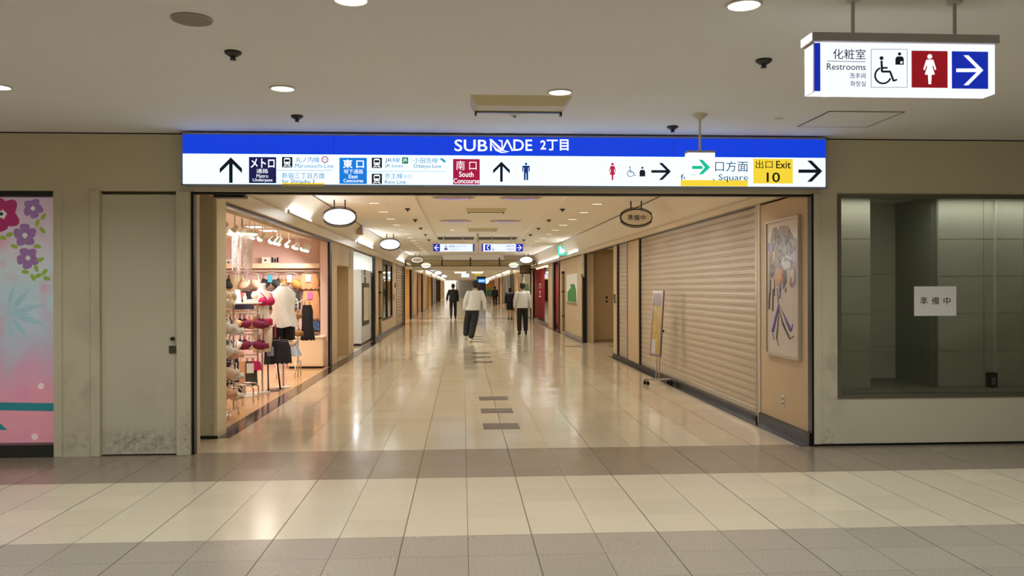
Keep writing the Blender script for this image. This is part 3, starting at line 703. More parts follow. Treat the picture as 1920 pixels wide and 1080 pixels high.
# cove lamp tubes standing on the ledges
def cove_lamp(side, y0, y1, lb, strength=COVE_E, color=(238, 244, 255)):
    x = -2.545 if side < 0 else 3.345; z = 2.675 if side < 0 else 2.60
    t = thing('cove_lamp', (x, (y0 + y1) / 2, z - 0.015), lb, 'lamp', 'lamp tubes along the cove ledges')
    MB().box(x - 0.02, x + 0.02, y0, y1, z - 0.015, z + 0.004).build('batten', WHITEP, t)
    MB().cyl((x, y0 + 0.03, z + 0.018), (x, y1 - 0.03, z + 0.018), 0.014, 0.014, 10).build('tube', glow('cove_tube', color, strength), t, 40)
    for yy in (y0, y1): MB().box(x - 0.018, x + 0.018, yy - 0.02, yy + 0.02, z, z + 0.036).build('end_cap', WHITEP, t)
    return t
cove_lamp(-1, 12.4, 14.2, 'cove lamp tube glowing on the ledge above the lingerie shop')
cove_lamp(-1, 20.4, 23.8, 'cove lamp tube above the white alcove on the left')
cove_lamp(-1, 33.0, 36.6, 'cove lamp tube above the left slatted shutter')
cove_lamp(1, 23.8, 26.2, 'cove lamp tube on the right ledge next to the green exit sign')
cove_lamp(1, 28.6, 36.4, 'long cove lamp tube above the red shopfront')
for k in range(6):
    for sd, x in (('left', -2.5), ('right', 3.3)):
        y0 = 46 + 13 * k; t = thing('cove_lamp', (x, y0 + 5, 2.80), 'long bright ceiling lamp tube on the %s beyond the low beam' % sd, 'lamp', 'far lamp tubes on the %s' % sd)
        MB().box(x - 0.1, x + 0.1, y0, y0 + 10, 2.80, 2.86).build('batten', WHITEP, t)
        MB().cyl((x, y0 + 0.1, 2.77), (x, y0 + 9.9, 2.77), 0.03, 0.03, 8).build('tube', glow('far_tube', (255, 246, 230), 5.0), t, 40)
for x0, x1, lb in [(852, 874, 'white strip lamp left of centre just beyond the low beam'), (884, 906, 'white strip lamp right of centre just beyond the low beam')]:
    a = atY(x0, 511, 58).x; c = atY(x1, 511, 58).x; zz = 2.66
    t = thing('strip_lamp', ((a + c) / 2, 58, zz), lb, 'lamp')
    MB().box(a, c, 57.9, 58.1, zz + 0.02, 2.86).build('batten', WHITEP, t); MB().box(a + 0.02, c - 0.02, 57.92, 58.08, zz - 0.06, zz + 0.02).build('tube', glow('far_tube', (255, 246, 230), 5.0), t)

# ================================================================== SIGNS
YS = 7.80                      # face of the big lit sign
S_BLUE = glow('sign_blue', (2, 58, 214), 1.02); S_WHITE = glow('sign_white', (186, 218, 255), 1.9)
S_NAVY = glow('sign_navy', (22, 26, 84), 0.8); S_CYAN = glow('sign_cyan', (10, 122, 220), 0.95); S_PLUM = glow('sign_plum', (166, 20, 64), 0.9)
S_YEL = glow('sign_yellow', (246, 214, 58), 0.95); S_INK = glow('sign_ink', (14, 16, 26), 0.5); S_GREY = glow('sign_grey_ink', (74, 80, 96), 0.45)
S_BLUEINK = glow('sign_blue_ink', (16, 52, 128), 0.7); S_RED = glow('sign_red', (196, 22, 60), 0.9); S_MARK = glow('sign_white_ink', (244, 250, 255), 1.1)
S_JR = glow('sign_rail_green', (34, 128, 84), 0.9); S_LINE = glow('sign_rule', (150, 160, 172), 0.8); S_TEAL = glow('sign_teal', (40, 160, 200), 0.9)
S_PALE = glow('sign_pale_outline', (214, 228, 236), 1.0)
class Face:
    """a flat sign face in the plane y = yv; shapes given by their place on it"""
    def __init__(s, root, yv): s.r, s.y = root, yv
    def P(s, x, y): return atY(x, y, s.y)
    def rect(s, x0, y0, x1, y1, m, name='print', d=0.0015, parent=None, lift=0.0):
        a, c = s.P(x0, y0), s.P(x1, y1)
        return MB().box(a.x, c.x, s.y - lift - d, s.y - lift, c.z, a.z).build(name, m, parent or s.r)
    def poly(s, pts, m, name='symbol', d=0.001, lift=0.0015):
        q = [s.P(*p) for p in pts]
        return MB().prism([(p.x, p.z) for p in q], s.y - lift - d, s.y - lift).build(name, m, s.r)
    def polys(s, lst, m, name='symbol', d=0.001, lift=0.0015):
        b = MB()
        for pts in lst:
            q = [s.P(*p) for p in pts]; b.prism([(p.x, p.z) for p in q], s.y - lift - d, s.y - lift); lift += 0.00015
        return b.build(name, m, s.r)
    def text(s, t, x0, y0, x1, y1, m, bold=0.0, lift=0.0015):
        if m == S_GREY: bold = max(bold, 0.006)
        a, c = s.P(x0, y0), s.P(x1, y1); a.y = c.y = s.y - lift
        return lettering(t, a, c, m, s.r, bold, 0.001)
def rot_pts(pts, ang, cx, cy):
    c, s = math.cos(ang), math.sin(ang); return [(cx + (x - cx) * c - (y - cy) * s, cy + (x - cx) * s + (y - cy) * c) for x, y in pts]
def arrow_pts(x0, y0, x1, y1, way='up', th=0.16):
    """an open-barbed arrow inside the box, as three overlapping bars"""
    cx, cy = (x0 + x1) / 2, (y0 + y1) / 2
    U = {'up': (0, -1), 'right': (1, 0), 'left': (-1, 0)}[way]; V = (-U[1], U[0])
    L = (y1 - y0) if way == 'up' else (x1 - x0); W = (x1 - x0) if way == 'up' else (y1 - y0); k = min(L, W) * th
    def q(a, c): return (cx + U[0] * a + V[0] * c, cy + U[1] * a + V[1] * c)
    h = L / 2; ww = W / 2; d = k * 1.35
    shaft = [q(-h, -k / 2), q(h - k, -k / 2), q(h - k, k / 2), q(-h, k / 2)]
    a = [q(h, 0), q(h - ww, ww), q(h - ww - d, ww), q(h - d, 0)]
    c = [q(h, 0), q(h - d, 0), q(h - ww - d, -ww), q(h - ww, -ww)]
    return [shaft, a, c]
def circ(cx, cy, r, n=16, ry=None): return [(cx + r * math.cos(k * 2 * PI / n), cy + (ry or r) * math.sin(k * 2 * PI / n)) for k in range(n)]
def man_pts(cx, y0, y1, w):
    h = y1 - y0; u = w / 2
    return [circ(cx, y0 + h * 0.075, h * 0.072, 12),
            [(cx - u, y0 + h * .2), (cx - u * .8, y0 + h * .17), (cx + u * .8, y0 + h * .17), (cx + u, y0 + h * .2), (cx + u, y0 + h * .52), (cx + u * .72, y0 + h * .52), (cx + u * .68, y0 + h * .27), (cx + u * .58, y0 + h * .27),
             (cx + u * .58, y1), (cx + u * .1, y1), (cx + u * .06, y0 + h * .58), (cx - u * .06, y0 + h * .58), (cx - u * .1, y1), (cx - u * .58, y1), (cx - u * .58, y0 + h * .27), (cx - u * .68, y0 + h * .27), (cx - u * .72, y0 + h * .52), (cx - u, y0 + h * .52)]]
def woman_pts(cx, y0, y1, w):
    h = y1 - y0; u = w / 2
    return [circ(cx, y0 + h * 0.085, h * 0.08, 14),
            [(cx - u * .55, y0 + h * .19), (cx + u * .55, y0 + h * .19), (cx + u, y0 + h * .5), (cx + u * .78, y0 + h * .54), (cx + u * .5, y0 + h * .34), (cx + u * .42, y0 + h * .44), (cx + u * .78, y0 + h * .68), (cx + u * .28, y0 + h * .69),
             (cx + u * .2, y1), (cx - u * .2, y1), (cx - u * .28, y0 + h * .69), (cx - u * .78, y0 + h * .68), (cx - u * .42, y0 + h * .44), (cx - u * .5, y0 + h * .34), (cx - u * .78, y0 + h * .54), (cx - u, y0 + h * .5)]]
def bar(x0, y0, x1, y1, t):
    dx, dy = x1 - x0, y1 - y0; L = math.hypot(dx, dy); nx, ny = -dy / L * t / 2, dx / L * t / 2
    return [(x0 + nx, y0 + ny), (x1 + nx, y1 + ny), (x1 - nx, y1 - ny), (x0 - nx, y0 - ny)]
def arcband(cx, cy, r, t, a0, a1, n=22):
    P = [(cx + (r + t / 2) * math.cos(a0 + (a1 - a0) * k / n), cy + (r + t / 2) * math.sin(a0 + (a1 - a0) * k / n)) for k in range(n + 1)]
    return P + [(cx + (r - t / 2) * math.cos(a0 + (a1 - a0) * k / n), cy + (r - t / 2) * math.sin(a0 + (a1 - a0) * k / n)) for k in range(n, -1, -1)]
def wheelchair_pts(x0, y0, x1, y1):
    W, H = x1 - x0, y1 - y0; X = lambda f: x0 + W * f; Y_ = lambda f: y0 + H * f; t = W * .075
    return [circ(X(.32), Y_(.08), W * .085, 12), bar(X(.32), Y_(.17), X(.34), Y_(.56), t * 1.2), bar(X(.33), Y_(.42), X(.58), Y_(.42), t), bar(X(.33), Y_(.55), X(.70), Y_(.55), t * 1.2), bar(X(.68), Y_(.54), X(.84), Y_(.88), t * 1.1), bar(X(.82), Y_(.88), X(.99), Y_(.83), t),
            arcband(X(.38), Y_(.69), W * .34, t, math.radians(20), math.radians(250))]
def ostomate_pts(x0, y0, x1, y1):
    W, H = x1 - x0, y1 - y0; c = (x0 + x1) / 2
    return [circ(c, y0 + H * .14, W * .2, 12), [(x0, y1), (x0, y0 + H * .5), (x0 + W * .2, y0 + H * .34), (x1 - W * .2, y0 + H * .34), (x1, y0 + H * .5), (x1, y1)]]
def train_icon(f, x0, y0, x1, y1):
    W, H = x1 - x0, y1 - y0; X = lambda a: x0 + W * a; Y_ = lambda a: y0 + H * a
    f.rect(x0, y0, x1, y1, S_INK, 'train_symbol_ground')
    f.polys([[(X(.22), Y_(.72)), (X(.18), Y_(.2)), (X(.3), Y_(.1)), (X(.7), Y_(.1)), (X(.82), Y_(.2)), (X(.78), Y_(.72))], [(X(.12), Y_(.94)), (X(.3), Y_(.76)), (X(.38), Y_(.76)), (X(.24), Y_(.94))], [(X(.88), Y_(.94)), (X(.7), Y_(.76)), (X(.62), Y_(.76)), (X(.76), Y_(.94))], bar(X(.2), Y_(.86), X(.8), Y_(.86), H * .06)], S_MARK, 'train_symbol')
    f.polys([[(X(.27), Y_(.46)), (X(.25), Y_(.24)), (X(.75), Y_(.24)), (X(.73), Y_(.46))], circ(X(.34), Y_(.6), W * .05, 8), circ(X(.66), Y_(.6), W * .05, 8)], S_INK, 'train_symbol_window', lift=0.003)

# ---- the big lit sign over the opening
a = atY(340, 243, YS); c = atY(1550, 352, YS); zt = 2.985; zb = 2.500
sg = thing('overhead_sign', ((a.x + c.x) / 2, YS, zb), 'long blue and white lit sign across the top of the passage opening', 'sign')
MB().box(a.x, c.x, YS + 0.012, YW, zb, zt).build('case', mat('sign_case_grey', (150, 156, 176), 0.4, metal=0.4), sg)
MB().box(a.x, c.x, YS - 0.012, YS + 0.012, zt - 0.018, zt).box(a.x, c.x, YS - 0.012, YS + 0.012, zb, zb + 0.012).box(a.x, a.x + 0.014, YS - 0.012, YS + 0.012, zb, zt).box(c.x - 0.014, c.x, YS - 0.012, YS + 0.012, zb, zt).build('frame', mat('sign_frame_grey', (158, 164, 184), 0.35, metal=0.3), sg)
f = Face(sg, YS)
zm = atY(940, 292, YS).z
MB().box(a.x + 0.014, c.x - 0.014, YS, YS + 0.012, zm, zt - 0.018).build('blue_panel', S_BLUE, sg)
MB().box(a.x + 0.014, c.x - 0.014, YS, YS + 0.012, zb + 0.012, zm).build('white_panel', S_WHITE, sg)
b = MB()
for x in (626, 1263):
    q = atY(x, 292, YS).x; b.box(q - 0.002, q + 0.002, YS - 0.001, YS, zm, zt - 0.018)
b.build('panel_seam', glow('sign_seam', (4, 44, 160), 0.8), sg)
# title
f.text('SUB', 852, 261.5, 914, 284, S_MARK, 0.012); f.text('DE', 962.5, 261.5, 998, 283, S_MARK, 0.012); f.text('2丁目', 1013, 261, 1066, 282.5, S_MARK, 0.03)
f.polys([bar(920.5, 262, 920.5, 283, 3.2), [(917, 261), (922, 261), (944, 281.5), (956, 284.5), (949, 285), (938, 282)], bar(941, 263, 941.5, 278, 2.2), [(936, 262), (941, 264), (941, 267), (934, 263)],
         bar(951.5, 262, 941.5, 282.5, 3), bar(951, 262, 961, 283, 3.2), [(920, 266), (930, 278), (941, 284.5), (951, 286.5), (940, 287), (929, 282.5)]], S_MARK, 'logo_strokes')
f.polys(arrow_pts(412, 295, 454, 343, 'up'), S_INK, 'arrow')
f.rect(466.7, 294.3, 518, 343.5, S_NAVY, 'navy_plate')
f.text('メトロ', 470, 297, 515, 315, S_MARK, 0.03, 0.002); f.text('通路', 481, 316.5, 503, 325, S_MARK, 0.015, 0.002); f.text('Metro', 481, 326.5, 503, 333.5, S_MARK, 0.02, 0.002); f.text('Underpass', 474, 334.5, 511, 342, S_MARK, 0.02, 0.002)
train_icon(f, 528.7, 294.3, 548.3, 314)
f.text('丸ノ内線', 554, 294, 599, 305, S_GREY); f.text('Marunouchi Line', 553.3, 307, 625.5, 315, S_GREY)
f.polys([arcband(609.3, 299.3, 5.6, 1.8, 0, 2 * PI - .01)], S_PLUM, 'line_ring'); f.text('M', 606.4, 297, 612.2, 301.6, S_PLUM, 0.03)
f.polys([bar(518.7, 319.6, 622, 319.6, 0.9)], S_LINE, 'rule')
f.text('新宿三丁目方面', 528.7, 323.5, 609, 335, S_GREY)
f.rect(528.7, 342.6, 608.7, 349, S_YEL, 'yellow_bar', 0.001); f.text('for Shinjuku 3', 528.7, 336, 590, 345.5, S_GREY, 0, 0.002)
f.rect(636.3, 295.7, 688, 345, S_CYAN, 'blue_plate')
f.text('東 口', 643, 299, 682.5, 315.5, S_MARK, 0.025, 0.002); f.text('地下通路', 644.5, 317.3, 681, 326, S_MARK, 0.015, 0.002); f.text('East', 654, 327.5, 671, 334.5, S_MARK, 0.015, 0.002); f.text('Concourse', 644, 335.5, 681, 342, S_MARK, 0.015, 0.002)
train_icon(f, 697, 295.7, 716.3, 315.3); train_icon(f, 697, 325.7, 716.3, 345)
f.text('JR線', 721.7, 295.5, 750, 306, S_GREY); f.rect(753.7, 295, 765.5, 307, S_JR, 'green_plate'); f.text('JR', 755.5, 297.5, 763.8, 304.6, S_MARK, 0.04, 0.002)
f.polys([bar(771, 296, 771, 307, 0.9)], S_LINE, 'divider'); f.text('小田急線', 775, 295.5, 821, 306, S_GREY); f.polys([[(825, 296), (831, 297.5), (836, 302), (834, 306), (829, 301.5), (826, 300)], ], S_TEAL, 'line_mark')
f.text('JR Lines', 721.7, 308, 755.5, 315.5, S_GREY); f.text('Odakyu Line', 775, 308, 827.5, 317, S_GREY); f.polys([bar(688, 321.2, 835, 321.2, 0.9)], S_LINE, 'rule')
f.text('京王線', 721.7, 325, 755, 335.3, S_GREY); f.text('KO', 758.3, 327.5, 771.7, 334, S_LINE); f.text('Keio Line', 721.7, 337.3, 760.7, 345, S_GREY)
f.rect(849.3, 298, 899.7, 346, S_PLUM, 'plum_plate'); f.text('南 口', 855.3, 301.5, 893.5, 319, S_MARK, 0.025, 0.002); f.text('South', 860.7, 321.7, 888, 332, S_MARK, 0.025, 0.002); f.text('Concourse', 850.4, 334.5, 898.8, 344, S_MARK, 0.025, 0.002)
f.polys(arrow_pts(924.3, 303, 956, 341, 'up'), S_INK, 'arrow')
def outline(f, x0, y0, x1, y1, m, t=0.8, name='symbol_border'):
    f.polys([bar(x0, y0, x1, y0, t), bar(x0, y1, x1, y1, t), bar(x0, y0, x0, y1, t), bar(x1, y0, x1, y1, t)], m, name)
outline(f, 966.7, 301.7, 1006.7, 341, S_PALE); f.polys(man_pts(986.3, 305, 338, 14), S_BLUEINK, 'man_symbol')
outline(f, 1129.3, 301.7, 1168, 341, S_PALE); f.polys(woman_pts(1148.3, 305, 338, 14), S_RED, 'woman_symbol')
outline(f, 1173.3, 301.7, 1213.5, 341, S_PALE); f.polys(wheelchair_pts(1175.5, 312, 1192.5, 331.5), S_GREY, 'wheelchair_symbol'); f.polys(ostomate_pts(1199, 312, 1209.7, 331), S_INK, 'ostomate_symbol')
f.polys(arrow_pts(1221, 305.5, 1258, 337.5, 'right'), S_INK, 'arrow')
f.text('東口方面', 1317, 301.5, 1402.5, 322, S_INK); f.rect(1276, 337.4, 1402.3, 349.6, S_YEL, 'yellow_bar', 0.001); f.text('for East Square', 1276, 326.5, 1402.5, 341.5, S_INK, 0, 0.002)
f.rect(1412, 297.3, 1486.7, 344.5, S_YEL, 'yellow_plate'); f.text('出口', 1416.7, 300.8, 1448.5, 316, S_INK, 0.01, 0.002); f.text('Exit', 1455, 301.8, 1482.3, 316, S_INK, 0.01, 0.002); f.text('10', 1437.3, 323.3, 1462.3, 341.7, S_INK, 0.01, 0.002)
f.polys(arrow_pts(1496.7, 301, 1541.7, 341, 'right'), S_INK, 'arrow')
q0 = atY(402, 362, 8.1); q1 = atY(460, 369, 8.1)
tag(MB().box(q0.x, q1.x, 8.06, 8.2, 2.418, 2.447, 0.006).build('sensor_bar', DKPL), 'dark sensor bar under the opening head at the left end', 'sensor')

# ---- restroom sign
YR = 4.0; a = atY(1526, 80, YR); c = atY(1866, 177.5, YR); zt = atY(1690, 81, YR).z; zb = atY(1690, 174.5, YR).z; zh = atY(1690, 64.5, YR).z
rs = thing('restroom_sign', ((a.x + c.x) / 2, YR + 0.05, zb), 'lit restroom sign hung on two rods at upper right', 'sign')
MB().box(a.x - 0.018, c.x + 0.012, YR - 0.022, YR + 0.12, zt, zh, 0.004).build('top_housing', mat('sign_housing_grey', (184, 178, 172), 0.4), rs)
MB().box(a.x, c.x, YR, YR + 0.1, zb, zt, 0.003).build('lit_box', glow('restroom_white', (236, 242, 255), 1.1), rs)
MB().box(a.x - 0.004, a.x, YR - 0.002, YR + 0.102, zb, zt).build('end_plate', mat('sign_housing_grey', (184, 178, 172)), rs)
for x in (1599, 1790):
    q = atY(x, 60, YR + 0.05); MB().cyl((q.x, YR + 0.05, zh), (q.x, YR + 0.05, ZC - 0.02), 0.009, 0.009, 10).build('rod', mat('rod_paint', (196, 188, 172), 0.4), rs, 40)
    MB().cyl((q.x, YR + 0.05, ZC - 0.025), (q.x, YR + 0.05, ZC), 0.035, 0.045, 16).build('ceiling_cup', WHITEP, rs, 40)
f = Face(rs, YR)
R_BLUE = glow('restroom_blue', (8, 40, 176), 0.9); R_RED = glow('restroom_red', (150, 12, 26), 0.85)
f.rect(1526.5, 80.5, 1538, 171, R_BLUE, 'blue_bar')
f.text('化粧室', 1561.5, 91.5, 1622.6, 111.8, S_INK, 0.01); f.polys([bar(1551, 114.6, 1622.6, 116, 1.0)], S_GREY, 'rule')
f.text('Restrooms', 1550, 119, 1622.6, 131.8, S_INK); f.text('洗手间', 1592.6, 136.8, 1622.6, 147.5, S_INK); f.text('화장실', 1594, 152, 1622.6, 162.6, S_INK)
outline(f, 1633, 92.5, 1700.5, 164, S_GREY, 0.7); f.polys(wheelchair_pts(1638.5, 105, 1682, 158.5), S_INK, 'wheelchair_symbol'); f.polys(ostomate_pts(1678.5, 98, 1694, 121.5), S_INK, 'ostomate_symbol'); f.polys([circ(1689.5, 117.5, 2.4, 8)], S_MARK, 'ostomate_mark', lift=0.003)
f.rect(1709, 95, 1776.6, 165, R_RED, 'red_plate'); f.polys(woman_pts(1742.8, 101.5, 158, 24), S_MARK, 'woman_symbol', lift=0.002)
f.rect(1784.5, 96.2, 1852.5, 166.8, R_BLUE, 'blue_plate'); f.polys(arrow_pts(1792.5, 104, 1843, 160, 'right', 0.13), S_MARK, 'arrow', lift=0.002)

# ---- hanging emergency exit arrow
YM = 6.81; a = atY(1290, 286, YM); c = atY(1341, 334.5, YM); zt, zb = a.z, c.z; xm = (a.x + c.x) / 2
em = thing('exit_arrow_sign', (xm, YM + 0.05, zb), 'white hanging box with green arrow in front of the blue sign', 'sign')
MB().box(a.x, c.x, YM, YM + 0.1, zb, zt, 0.004).build('lit_box', glow('exit_white', (246, 250, 248), 1.1), em)
MB().box(a.x - 0.004, c.x + 0.004, YM - 0.004, YM + 0.104, zt, zt + 0.018, 0.004).build('top_cap', mat('cap_grey', (196, 190, 184), 0.4), em)
MB().cyl((xm, YM + 0.05, zt + 0.015), (xm, YM + 0.05, ZC - 0.03), 0.011, 0.011, 12).build('rod', WHITEP, em, 40)
MB().loft([(xm, YM + 0.05, ZC - 0.05, 0.015, 0.015), (xm, YM + 0.05, ZC - 0.03, 0.04, 0.04), (xm, YM + 0.05, ZC - 0.008, 0.062, 0.062), (xm, YM + 0.05, ZC, 0.064, 0.064)], 24).build('ceiling_cup', mat('cup_cream', (214, 204, 170), 0.4), em, 40)
f = Face(em, YM); G = glow('exit_green', (16, 190, 150), 0.95)
f.polys([[(1297.5, 311), (1317, 311), (1317, 317), (1297.5, 317)], [(1310, 299.5), (1317, 299.5), (1331.5, 314), (1317.5, 327), (1310, 327), (1321.5, 314)]], G, 'arrow')
f.polys([bar(1294, 324, 1294, 331, 0.9), bar(1304, 324, 1304, 331, 0.9), bar(1294, 327.5, 1304, 327.5, 0.9), bar(1298, 324.5, 1300.5, 330.5, 0.9)], glow('exit_pale_green', (150, 220, 206), 0.95), 'small_symbol')

# ---- running-man exit sign box on the right cove
q = atY(1054, 470, 26.6); x = q.x
es = thing('exit_box_sign', (x, 26.6, q.z - 0.15), 'small square green exit sign fixed to the right cove', 'sign')
MB().box(x - 0.135, x + 0.135, 26.6, 26.68, q.z - 0.15, q.z + 0.15, 0.006).build('lit_box', glow('exit_box_green', (40, 214, 180), 1.0), es)
f = Face(es, 26.6); f.polys([[(1049.5, 464), (1053, 465), (1061, 471), (1053, 476), (1048.5, 475)], circ(1050.5, 463, 1.4, 8)], glow('exit_white', (246, 250, 248), 1.1), 'symbol')
MB().box(x - 0.02, x + 0.3, 26.62, 26.66, q.z + 0.10, q.z + 0.13).build('bracket', GREYP, es)

# ---- oval hanging signs
def oval_sign(x, y, z, lit, label, group, w=0.265, h=0.138, ztop=ZC):
    t = thing('oval_hanging_sign', (x, y, z - h - 0.03), label, 'sign', group)
    n = 40; el = lambda k, e: (x + (w + e) * math.cos(k * 2 * PI / n), z + (h + e) * math.sin(k * 2 * PI / n))
    MB().prism([el(k, -0.012) for k in range(n)], y - 0.035, y + 0.035).build('face', glow('oval_lit', (255, 253, 248), 2.4) if lit else mat('oval_unlit', (252, 243, 222), 0.4), t)
    MB().tube([(el(k, 0)[0], y, el(k, 0)[1]) for k in range(n)], 0.012, 8, True).build('rim', DKBR, t, True)
    for s0, s1, nm in ((0.12, 0.88, 1), (1.12, 1.88, -1)):
        MB().tube([(x + (w + 0.02) * math.cos(PI * (s0 + (s1 - s0) * k / 20)), y, z + (h + 0.026) * math.sin(PI * (s0 + (s1 - s0) * k / 20))) for k in range(21)], 0.008, 6).build('outer_bar', DKBR, t, True)
    for dx in (-0.088, 0.088): MB().cyl((x + dx, y, z + h * 0.94), (x + dx, y, ztop), 0.011, 0.011, 8).build('hanging_rod', DKBR, t, 40)
    if not lit: lettering('準備中', (x - 0.155, y - 0.036, z + 0.045), (x + 0.155, y - 0.036, z - 0.05), INK, t, 0.02)
    return t
oval_sign(-2.0, 13.75, 2.72, True, 'lit white oval sign nearest in the passage on the left, by the lingerie shop', 'lit oval signs on the left')
oval_sign(2.9, 13.75, 2.72, False, 'unlit beige oval sign with three black characters above the wide shutter', None)
oval_sign(-1.92, 22.3, 2.72, True, 'second lit white oval sign on the left, by the white alcove', 'lit oval signs on the left')
oval_sign(-1.86, 34.6, 2.72, False, 'small unlit oval sign with black characters in front of the smoke curtain', None)
oval_sign(2.66, 34.6, 2.72, True, 'lit white oval sign nearest on the right, above the red shopfront', 'lit oval signs on the right')
oval_sign(2.60, 42.2, 2.71, True, 'lit white oval sign on the right just behind the smoke curtain', 'lit oval signs on the right', ztop=2.86)
for xx, y, z, lb in [(-1.84, 42.4, 2.71, 'third lit white oval sign on the left, behind the small unlit one'), (-1.78, 50.0, 2.70, 'fourth lit white oval sign on the left row'), (-1.80, 62, 2.69, 'fifth lit white oval sign on the left row'), (-1.70, 78, 2.66, 'last lit white oval sign on the left row')]:
    oval_sign(xx, y, z, True, lb, 'lit oval signs on the left', ztop=2.86)
q = atY(906, 527, 100); oval_sign(q.x, 100, q.z, True, 'large lit white oval sign behind the tall black pillar', None, 0.70, 0.40, ztop=2.86)
q0 = atY(889, 511, 70); q1 = atY(902, 516.5, 70)
tag(MB().box(q0.x, q1.x, 69.9, 70.1, q1.z, q0.z, 0.01).build('yellow_ceiling_panel', glow('yellow_lit_panel', (206, 180, 60), 0.8)), 'small yellow panel hanging far down the passage', 'panel')
# ---- direction signs
D_BLUE = glow('direction_blue', (20, 36, 170), 0.95); D_WHITE = glow('direction_white', (222, 234, 255), 1.05); D_INK = glow('direction_ink', (90, 96, 140), 0.8)
def direction(x0, x1, y0, y1, yv, left, label):
    a = atY(x0, y0, yv); c = atY(x1, y1, yv)
    t = thing('direction_sign', ((a.x + c.x) / 2, yv, c.z), label, 'sign')
    MB().box(a.x, c.x, yv, yv + 0.08, c.z, a.z, 0.003).build('lit_box', D_WHITE, t)
    for k in (0.25, 0.72):
        xx = a.x + (c.x - a.x) * k; MB().cyl((xx, yv + 0.04, a.z), (xx, yv + 0.04, ZC + 0.05), 0.012, 0.012, 8).build('hanging_rod', mat('rod_paint', (196, 188, 172)), t, 40)
    f = Face(t, yv); W = x1 - x0
    if left:
        f.rect(x0, y0, x0 + 13, y1, D_BLUE, 'blue_plate'); f.rect(x1 - 3, y0, x1, y1, D_BLUE, 'blue_bar')
        f.polys(arrow_pts(x0 + 2, y0 + 2, x0 + 11, y1 - 2, 'left', 0.14), S_MARK, 'arrow', lift=0.003)
        f.polys([[(833, 469), (833, 464.5), (839, 464.5), (839, 469)], bar(836, 459.5, 836, 464, 1.4), bar(834.5, 462, 837.5, 462, 1)], D_INK, 'symbol')
        f.text('駐車場へエレベーター', 842, 459.5, 876, 464, D_INK); f.text('Parking Elevator', 842, 466, 862, 469.5, S_LINE)
    else:
        f.rect(x1 - 13, y0, x1, y1, D_BLUE, 'blue_plate'); f.rect(x0, y0, x0 + 3, y1, D_BLUE, 'blue_bar')
        f.polys(arrow_pts(x1 - 11, y0 + 2, x1 - 2, y1 - 2, 'right', 0.14), S_MARK, 'arrow', lift=0.003)
        f.rect(909.5, 458.7, 920, 469.5, D_BLUE, 'phone_plate'); f.polys([arcband(917.5, 464, 4, 1.5, math.radians(120), math.radians(240)), circ(915.8, 460.8, 1.2, 8), circ(915.8, 467.4, 1.2, 8)], S_MARK, 'phone_symbol', lift=0.003)
        f.polys([bar(922, 465.5, 926, 469, 0.8), bar(926, 469, 926, 466, 0.8), bar(926, 469, 923, 469, 0.8)], D_INK, 'small_arrow')
        f.text('階段広場', 950, 459.5, 964, 463, D_INK); f.text('Stairs', 951, 465, 964, 469, S_LINE)
    return t
direction(812, 889.5, 457.3, 471.5, 23.8, True, 'hanging direction sign with blue left arrow panel')
direction(903, 980.5, 457.3, 471.5, 23.8, False, 'hanging direction sign with blue right arrow and telephone')
q = atY(895.5, 474, 23.0)
t = thing('hanging_pole', (q.x, 23.0, q.z), 'pale pole hanging between the two direction signs', 'pole')
MB().cyl((q.x, 23, q.z), (q.x, 23, q.z + 0.3), 0.022, 0.028, 12).build('lower_sleeve', WHITEP, t, 40); MB().cyl((q.x, 23, q.z + 0.3), (q.x, 23, ZC + 0.06), 0.035, 0.035, 12).build('shaft', mat('rod_paint', (196, 188, 172)), t, 40)
q0 = atY(865, 513, 64); q1 = atY(880, 520, 64)
t = thing('far_hanging_sign', ((q0.x + q1.x) / 2, 64, q1.z), 'tiny pale lit sign hanging far beyond the low beam', 'sign')
MB().box(q0.x, q1.x, 64, 64.1, q1.z, q0.z).build('lit_box', D_WHITE, t); MB().cyl(((q0.x + q1.x) / 2, 64.05, q0.z), ((q0.x + q1.x) / 2, 64.05, 2.87), 0.015).build('hanging_rod', GREYP, t)
# small camera box on the left cove, sign box on the right
t = thing('camera_box', (-2.36, 16.6, 2.8), 'small pale box on the left cove under the first oval sign', 'device')
q = atX(672, 432, -2.40); MB().box(-2.44, -2.30, q.y - 0.12, q.y + 0.12, q.z - 0.1, q.z + 0.1, 0.01).build('body', mat('device_cream', (196, 176, 140), 0.5), t); MB().box(-2.302, -2.296, q.y - 0.06, q.y + 0.06, q.z - 0.05, q.z + 0.06).build('blue_window', glow('device_blue', (90, 150, 220), 0.7), t)

